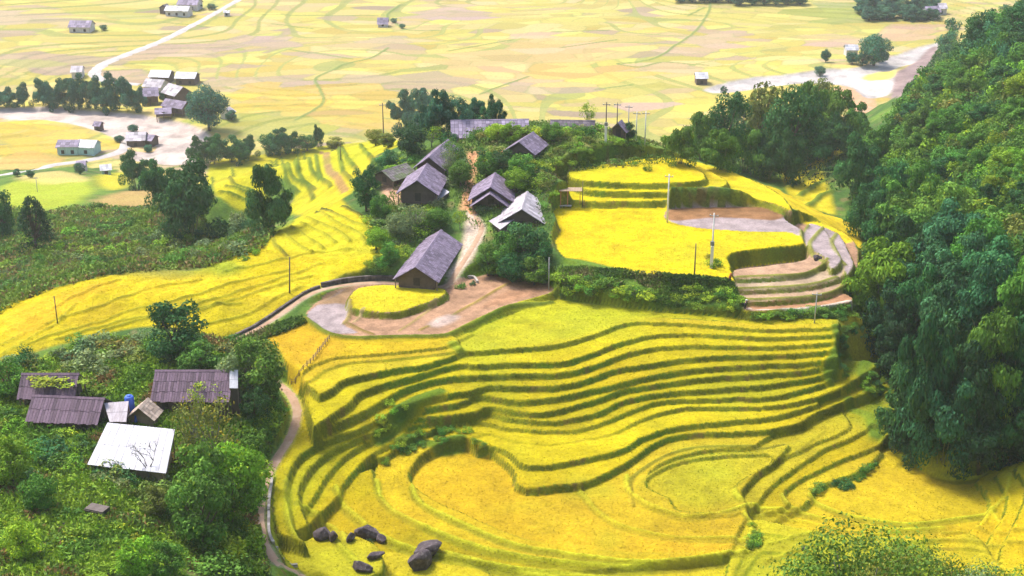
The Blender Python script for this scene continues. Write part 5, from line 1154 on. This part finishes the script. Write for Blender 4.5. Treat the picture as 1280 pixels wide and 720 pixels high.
0 and strip('dirt_bank', hits("1290,272 1250,266 1215,260 1195,252"), 1.6, dirt_mat('slope_track', (.26, .19, .12), (.34, .25, .16), (.40, .31, .2)), .05)
# the rivers' water: shallow sheets over the gravel beds
def water(P, drop, name):
    P = np.asarray(P); bm = bmesh.new(); vs = [bm.verts.new((p[0], p[1], float(height(p[0], p[1])) + drop)) for p in P]; f = bm.faces.new(vs)
    bmesh.ops.triangulate(bm, faces=[f]); me = bpy.data.meshes.new(name); bm.to_mesh(me); bm.free()
    if me.polygons[0].normal.z < 0: me.flip_normals()
    m, nt, b = new_mat(name + '_water'); b.inputs['Roughness'].default_value = .25; b.inputs['Specular IOR Level'].default_value = .5
    n = noisen(nt, coords(nt), .15, 5, .7); nt.links.new(ramp(nt, n, [(.35, (.42, .36, .33)), (.6, (.60, .56, .54)), (.7, (.72, .70, .70))]), b.inputs['Base Color']); bump(nt, b, noisen(nt, coords(nt), 1.2, 3), .5, .15)
    o = mesh_obj(name, me, m); o['kind'] = 'structure'
# retaining wall along the path
def stone_wall(label, s, h, th, mat, name='retaining_wall', off=0):
    P = smooth_line(np.array(hits(s)), False, .55); rnd = random.Random(3); m = MB()
    T = np.gradient(P[:, :2], axis=0); T /= np.linalg.norm(T, axis=1, keepdims=True) + 1e-9
    for i in range(len(P) - 1):
        a, b = P[i], P[i + 1]; n = np.array((-T[i][1], T[i][0])) * th / 2
        z0 = min(float(height(a[0], a[1])), float(height(b[0], b[1]))) - .4
        for c in range(3):
            zl, zh = z0 + .4 * (c > 0) + (h) * c / 3, z0 + .4 + h * (c + 1) / 3; j = rnd.uniform(.85, 1.1)
            m.hexa([(a[0] - n[0] * j, a[1] - n[1] * j, zl), (b[0] - n[0] * j, b[1] - n[1] * j, zl), (b[0] + n[0] * j, b[1] + n[1] * j, zl), (a[0] + n[0] * j, a[1] + n[1] * j, zl),
                    (a[0] - n[0] * j, a[1] - n[1] * j, zh), (b[0] - n[0] * j, b[1] - n[1] * j, zh), (b[0] + n[0] * j, b[1] + n[1] * j, zh), (a[0] + n[0] * j, a[1] + n[1] * j, zh)], rnd.uniform(.6, 1.25))
    return tag(m.build(name, mat), label, 'wall')
M_STONE = plank_mat('dark_stone', (.07, .055, .05), (.15, .125, .115), .9); M_STONE2 = plank_mat('grey_stone', (.28, .25, .23), (.40, .37, .34), .9)
stone_wall('dark earth and stone wall between the sloping rice and the footpath', "288,424 320,408 350,388 378,369 400,360", .5, .4, M_STONE)
stone_wall('dark stone wall below the front house along the footpath', "402,359 430,353 460,350 490,350 505,352", .8, .5, M_STONE)
stone_wall('low grey stone kerb wall at the lower bend of the footpath', "340,600 336,640 342,680 372,708", .4, .35, M_STONE2, 'kerb_wall')
stone_wall('pale stone garden wall beside the village path', "584,344 592,348 597,354", .5, .35, M_STONE2, 'garden_wall')

# ------------------------------------------------------------------ poles, fence, boulders, shelter
M_POLE = plain('pole_concrete', (.42, .40, .38), .85); M_WOODPOLE = plain('pole_timber', (.13, .10, .08), .9); M_WHITEPOLE = plain('pole_white', (.62, .60, .56), .8)
def pole(u, vt, vb, label, mat=M_POLE, r=.13, arm=True, box=False, cat='utility pole', group=None, name='utility_pole', lean=0):
    p = hit(u, vb); dist = float(np.linalg.norm(p - (0, 0, CAM_Z))); h = (vb - vt) * dist / FOC / math.cos(math.asin((CAM_Z - p[2]) / dist))
    e = empty(name, tuple(p), random.uniform(-.3, .3)); e.rotation_euler.y = lean; tag(e, label, cat, group)
    bm = bmesh.new(); tube(bm, [(0, 0, -.6), (0, 0, h * .5), (0, 0, h)], [r * 1.15, r * .95, r * .75], 8); mesh_obj('shaft', bm_mesh('shaft', bm), mat, e)
    if arm:
        m = MB(); m.box(-.75, .75, -.06, .06, h - .55, h - .43); ao = m.build('crossarm', M_STEEL, e)
        for x in (-.65, 0.0, .65):
            bm = bmesh.new(); tube(bm, [(x, 0, h - .43), (x, 0, h - .33), (x, 0, h - .22)], [.05, .07, .04], 6); mesh_obj('insulator', bm_mesh('insulator', bm), M_WHITEPOLE, ao)
    if box: m = MB(); m.box(-.32, .32, -.38, -.1, h * .42, h * .42 + .75); m.build('meter_box', M_STEEL, e); m = MB(); m.box(-.22, .22, -.25, .25, -.3, h * .40); m.build('pole_base', M_WHITEPOLE, e)
    return p, h
pole(834, 219, 278, 'tall pale pole at the left tip of the flooded paddy', M_WHITEPOLE, .15)
pole(889, 268, 335, 'stout white field pole with a dark box, in a round bush', M_WHITEPOLE, .14, True, True)
pole(868, 305, 343, 'short dark wooden pole standing in the big yellow field', M_WOODPOLE, .12, False)
pole(1018, 366, 404, 'thin pole below the lowest brown paddy', M_POLE, .09, True)
pole(728, 226, 258, 'thin pole at the left end of the yellow steps', M_WOODPOLE, .08, False)
pole(362, 322, 366, 'dark wooden pole leaning in the sloping yellow field', M_WOODPOLE, .12, False, lean=.06)
pole(480, 130, 184, 'lone brown pole on the crest left of the village', M_WOODPOLE, .13)
pole(426, 178, 200, 'short pole among the back terraces', M_WOODPOLE, .09, False)
pole(686, 322, 362, 'thin pale pole behind the muddy paddies', M_POLE, .08, False)
pole(47, 222, 240, 'small pole beside the lower valley road', M_POLE, .1)
pole(72, 372, 404, 'dead stick standing in the orange corner of the sloping field', M_WOODPOLE, .09, False, name='dead_stick', cat='stick')
RP = [pole(757, 129, 178, 'dark ridge pole, leftmost of the row of five', M_WOODPOLE, .13, True, True), pole(771, 129, 166, 'second ridge pole from the left, behind the tiny hut', M_WOODPOLE, .11), pole(785, 132, 174, 'middle pole of the row of five on the ridge', M_POLE, .11),
      pole(795, 140, 176, 'fourth ridge pole from the left, pale and thin', M_WHITEPOLE, .11), pole(806, 140, 182, 'rightmost pale pole of the row of five on the ridge', M_WHITEPOLE, .12)]
for (a, ha), (b, hb), l in [(RP[0], RP[1], 'power line between the two dark ridge poles'), (RP[1], RP[2], 'power line between the second and middle ridge poles'), (RP[3], RP[4], 'power line between the two pale ridge poles')]:
    bm = bmesh.new(); A_ = a + np.array((0, 0, ha - .25)); B_ = b + np.array((0, 0, hb - .25))
    tube(bm, [tuple(A_ * (1 - t) + B_ * t - np.array((0, 0, .5 * 4 * t * (1 - t)))) for t in np.linspace(0, 1, 9)], [.025] * 9, 4)
    tag(mesh_obj('power_line', bm_mesh('power_line', bm), M_STEEL), l, 'cable')
# stake fence between the orange field and the terraces
e = empty('stake_fence', tuple(hit(390, 450))); tag(e, 'rough stake fence dividing the orange field above the footpath bend', 'fence')
fp = smooth_line(np.array(hits("412,424 404,434 395,446 384,458 374,470 364,480")), False, .9); ori = np.array(e.location)
for i, p in enumerate(fp[::1]):
    p = np.array((p[0], p[1], float(height(p[0], p[1])))) - ori; m = MB(); hh = random.uniform(.7, 1.1); m.box(p[0] - .05, p[0] + .05, p[1] - .05, p[1] + .05, p[2] - .3, p[2] + hh, random.uniform(.7, 1.2)); m.build('stake', W_POST, e)
for k in (.35, .65):
    m = MB()
    for i in range(len(fp) - 1):
        a, b = [np.array((q[0], q[1], float(height(q[0], q[1])) + k)) - ori for q in (fp[i], fp[i + 1])]; m.hexa([a + (-.03, 0, -.03), b + (-.03, 0, -.03), b + (.03, 0, -.03), a + (.03, 0, -.03), a + (-.03, 0, .03), b + (-.03, 0, .03), b + (.03, 0, .03), a + (.03, 0, .03)])
    m.build('rail', W_POST, e)

def boulder(u, v, w, d, h, label, rz=0, tilt=0, seed=0, mat=None, cat='boulder', p=None):
    rng = np.random.default_rng(seed); bm = bmesh.new(); bmesh.ops.create_icosphere(bm, subdivisions=4, radius=1)
    planes = [(lambda n: n / np.linalg.norm(n))(rng.normal(size=3)) for _ in range(13)]; offs = rng.uniform(.52, .85, 13)
    for vv in bm.verts:
        c = np.array(vv.co)
        for n, o in zip(planes, offs):
            q = c @ n
            if q > o: c = c - n * (q - o) * .93
        c = c * (1 + .05 * (noise(c[0] * 3 + 5, c[1] * 3 + c[2] * 2, 1, seed) - .5) * 2)
        vv.co = (c[0] * w / 2, c[1] * d / 2, c[2] * h * .62)
    o = mesh_obj('boulder', bm_mesh('boulder', bm, False), mat or M_ROCK); p = hit(u, v) if p is None else p
    o.location = (p[0], p[1], p[2] + h * .28); o.rotation_euler = (tilt, tilt * .6, rz); return tag(o, label, cat)
m, nt, b = new_mat('boulder_rock'); b.inputs['Roughness'].default_value = .85; v_ = coords(nt, scale=(1, 1, 1)); n_ = noisen(nt, v_, 1.4, 6, .75)
nt.links.new(ramp(nt, n_, [(.3, (.030, .022, .026)), (.55, (.085, .065, .072)), (.72, (.22, .19, .19))]), b.inputs['Base Color']); bump(nt, b, n_, .9, .25); M_ROCK = m
for k, (u, v, w_, d, h, l, rz, tl) in enumerate([
    (404, 672, 2.6, 2.2, 2.1, 'jagged dark boulder at the left of the boulder group', .3, .1), (417, 674, 1.5, 1.5, 1.5, 'smaller dark boulder leaning on the left jagged one', 1, .3),
    (457, 672, 4.6, 2.6, 2.4, 'broad jagged dark boulder in the middle of the group', .2, .05), (438, 676, 1.6, 1.3, 1.3, 'low dark boulder left of the broad middle one', .8, 0), (476, 676, 1.7, 1.8, 1.2, 'dark boulder right of the broad middle one', 2, .2),
    (468, 697, 3.0, 1.3, 1.1, 'long low dark slab below the pale plant', .45, .1), (453, 712, 2.9, 2.0, 1.5, 'pale topped dark rock at the bottom edge', -.3, .2),
    (534, 690, 4.4, 2.6, 1.9, 'flat topped boulder with a pale upper face, rear one of the right pair', .25, -.15), (523, 708, 4.0, 3.0, 3.0, 'big rounded dark boulder, front one of the right pair', .9, 0),
    (1021, 324, 1.9, 1.1, 1.0, 'boulder-shaped stand-in for a small dark buffalo on the brown paddy by the white steps', .2, 0), (1006, 688, 1.0, .8, .9, 'boulder-shaped stand-in for a small dark object in the green lower right field', .2, 0), (84, 660, 1.6, 1.2, .9, 'pinkish stone in the weedy lower left corner', .5, 0)]):
    boulder(u, v, w_, d, h, l, rz, tl, 70 + k)  # paddy rock stands in for a buffalo, lower field rock for a dark object
# slab pile in the lower left
e = empty('slab_pile', tuple(hit(122, 645) + np.array((0, 0, .5)))); e.rotation_euler.z = -.35; tag(e, 'flat pile of grey roofing slabs in the lower left weeds', 'slab pile')
for k in range(4):
    m = MB(); a = random.uniform(-.1, .1); m.box(-1.25 + a, 1.25 + a, -.8 + a, .8 - a, .15 + k * .14, .26 + k * .14, .8 + .1 * k); m.build('slab', M_STONE, e)
m = MB(); m.box(-1.1, 1.1, -.65, .65, -1.0, .14); m.build('pile_base', M_STONE, e)
# open field shelter with a bench
for ch in [o for o in bpy.data.objects if o.get('category') == 'shrub' and abs((o.matrix_basis.translation - e.location).length) < 2.6]: bpy.data.objects.remove(ch)
p = hit(708, 252); e = empty('field_shelter', tuple(p)); tag(e, 'orange wooden field shelter frame at the corner of the yellow steps', 'shelter')
for x in (-1.1, .2):
    for y in (-.6, .6):
        m = MB(); m.box(x - .09, x + .09, y - .09, y + .09, -.5, 2.3); m.build('post', M_ORANGE, e)
m = MB(); m.slab((-1.4, -.9, 2.3), (2.9, -.9, 2.3), (2.9, .9, 2.45), (-1.4, .9, 2.45), .08); m.build('roof', W_TAN, e)
m = MB(); m.box(2.5, 2.62, -.1, .02, -.5, 2.3); m.build('post', M_ORANGE, e)
p = hit(707, 260); e = empty('bench', tuple(p), -.08); tag(e, 'long pale bench on the edge of the big yellow field', 'bench')
m = MB(); m.box(-1.1, 1.1, -.35, .35, .45, .55); m.build('seat', W_PALE, e)
for x in (-.9, .9): m = MB(); m.box(x - .08, x + .08, -.3, .3, -.3, .448); m.build('leg', W_POST, e)
# blue things between the lower left roofs
p = at(162, 503, 62.5); e = empty('water_barrel', (p[0], p[1], 60.4)); tag(e, 'blue plastic water barrel behind the small pale roofed shed', 'barrel')
bm = bmesh.new(); tube(bm, [(0, 0, -.3), (0, 0, .3), (0, 0, 2.0), (0, 0, 2.9), (0, 0, 3.1)], [.5, .62, .66, .62, .5], 14); bd = mesh_obj('drum', bm_mesh('drum', bm), M_BLUE, e)
bm = bmesh.new(); tube(bm, [(0, 0, 3.1), (0, 0, 3.22)], [.3, .28], 12); mesh_obj('lid', bm_mesh('lid', bm), M_BLUE, e)
p = at(176, 519, 61.7); bm = bmesh.new(); bmesh.ops.create_grid(bm, x_segments=10, y_segments=10, size=.75)
for vv in bm.verts: x, y = vv.co.x, vv.co.y; vv.co = (x, .12 * math.sin(x * 7) + .1 * y, y * .9 - .2 * abs(x))
o = mesh_obj('hanging_cloth', bm_mesh('hanging_cloth', bm), M_BLUE); o.location = (p[0] - .2, p[1] - 1.0, 61.9); sm = o.modifiers.new('thick', 'SOLIDIFY'); sm.thickness = .03; tag(o, 'blue cloth hanging in the mouth of the beige hut', 'cloth')
# bare tree in front of the white roof
def bare_tree(u, v, h, label):
    bm = bmesh.new(); rnd = random.Random(5)
    def grow(p, d, L, r, dep):
        q = p + d * L; tube(bm, [tuple(p), tuple((p + q) / 2 + Vector((rnd.uniform(-.04, .04), rnd.uniform(-.04, .04), 0)) * L), tuple(q)], [r, r * .85, r * .6], 5)
        if dep:
            for k in range(rnd.choice((2, 3, 3))): grow(q, (d + Vector((rnd.uniform(-.9, .9), rnd.uniform(-.9, .9), rnd.uniform(-.1, .5)))).normalized(), L * rnd.uniform(.6, .82), r * .6, dep - 1)
    grow(Vector((0, 0, -.2)), Vector((.05, 0, 1)), h * .3, .14, 5)
    p = hit(u, v); e = empty('bare_tree', tuple(p)); tag(e, label, 'tree'); mesh_obj('branches', bm_mesh('branches', bm), M_GREYBARK, e)
bare_tree(186, 606, 7.6, 'leafless grey tree spreading its twigs in front of the white metal roof')

# ------------------------------------------------------------------ two farmers
def person(u, v, label, coat, legs, hat, facing, stoop=.15):
    p = hit(u, v); e = empty('person', tuple(p), facing); tag(e, label, 'person')
    J = dict(pel=(0, 0, .86), wa=(0, .02, 1.02), ch=(0, -.05 - stoop * .6, 1.24), nk=(0, -.08 - stoop, 1.40), hd=(0, -.10 - stoop * 1.15, 1.53), top=(0, -.10 - stoop * 1.2, 1.63),
             hl=(-.10, 0, .84), kl=(-.12, -.06, .47), al=(-.12, .02, .08), tl=(-.13, -.13, .03), hr=(.10, 0, .84), kr=(.12, -.10, .48), ar=(.13, .06, .08), tr=(.14, -.08, .03),
             sl=(-.19, -.08 - stoop * .8, 1.34), el=(-.25, -.10 - stoop, 1.08), wl=(-.22, -.25 - stoop, .90), sr=(.19, -.08 - stoop * .8, 1.34), er=(.25, -.08 - stoop, 1.08), wr=(.23, -.24 - stoop, .92),
             fl=(-.21, -.31 - stoop, .84), fr=(.22, -.30 - stoop, .86))
    R = dict(pel=.13, wa=.12, ch=.145, nk=.055, hd=.095, top=.07, hl=.09, kl=.065, al=.045, tl=.04, hr=.09, kr=.065, ar=.045, tr=.04, sl=.065, el=.045, wl=.032, sr=.065, er=.045, wr=.032, fl=.03, fr=.03)
    E = 'pel-wa wa-ch ch-nk nk-hd hd-top pel-hl hl-kl kl-al al-tl pel-hr hr-kr kr-ar ar-tr ch-sl sl-el el-wl wl-fl ch-sr sr-er er-wr wr-fr'.split()
    def grow(keys, k, edges):
        ks = list(keys); me = bpy.data.meshes.new('body'); me.from_pydata([J[a] for a in ks], [(ks.index(x.split('-')[0]), ks.index(x.split('-')[1])) for x in edges], []); o = bpy.data.objects.new('tmp', me); C.objects.link(o)
        sk = o.modifiers.new('s', 'SKIN'); o.modifiers.new('u', 'SUBSURF').levels = 2
        for i, a in enumerate(ks): sv = me.skin_vertices[0].data[i]; sv.radius = (R[a] * k, R[a] * k); sv.use_root = i == 0
        dg = bpy.context.evaluated_depsgraph_get(); out = bpy.data.meshes.new_from_object(o.evaluated_get(dg)); bpy.data.objects.remove(o); out.materials.clear(); return out
    mesh_obj('body', grow(J, 1, E), plain('skin', (.36, .22, .15), .6), e)
    mesh_obj('jacket', grow('pel wa ch sl el wl sr er wr'.split(), 1.22, [x for x in E if x in 'pel-wa wa-ch ch-sl sl-el el-wl ch-sr sr-er er-wr'.split()]), plain('jacket_cloth', coat, .9), e)
    mesh_obj('trousers', grow('pel hl kl al hr kr ar'.split(), 1.28, [x for x in E if x in 'pel-hl hl-kl kl-al pel-hr hr-kr kr-ar'.split()]), plain('trouser_cloth', legs, .9), e)
    bm = bmesh.new(); h_ = J['top']; bmesh.ops.create_cone(bm, cap_ends=True, segments=16, radius1=.27, radius2=.02, depth=.16)
    for vv in bm.verts: vv.co += Vector((h_[0], h_[1], h_[2] + .05))
    mesh_obj('hat', bm_mesh('hat', bm), plain('hat_straw', hat, .9), e)
person(912, 353, 'person in a red jacket standing at the lower right corner of the big yellow field', (.50, .05, .03), (.05, .04, .04), (.45, .10, .05), .4)
person(931, 387, 'person in dark clothes with a pale hat at the end of the hedge bank', (.02, .02, .03), (.02, .02, .025), (.70, .66, .60), 2.2)
# ------------------------------------------------------------------ the valley's air
m = bpy.data.materials.new('haze'); m.use_nodes = True; nt = m.node_tree; nt.nodes.clear()
o_ = nt.nodes.new('ShaderNodeOutputMaterial'); pv = nt.nodes.new('ShaderNodeVolumePrincipled'); pv.inputs['Density'].default_value = .00011
pv.inputs['Color'].default_value = (.93, .93, .93, 1); pv.inputs['Anisotropy'].default_value = .2; nt.links.new(pv.outputs[0], o_.inputs['Volume'])
hm = MB(); hm.box(-1210, 1210, -30, 2210, float(H.min()) - 1, max(CAM_Z + 2, float(H.max()) + 12)); hz = hm.build('haze', m); hz['kind'] = 'stuff'
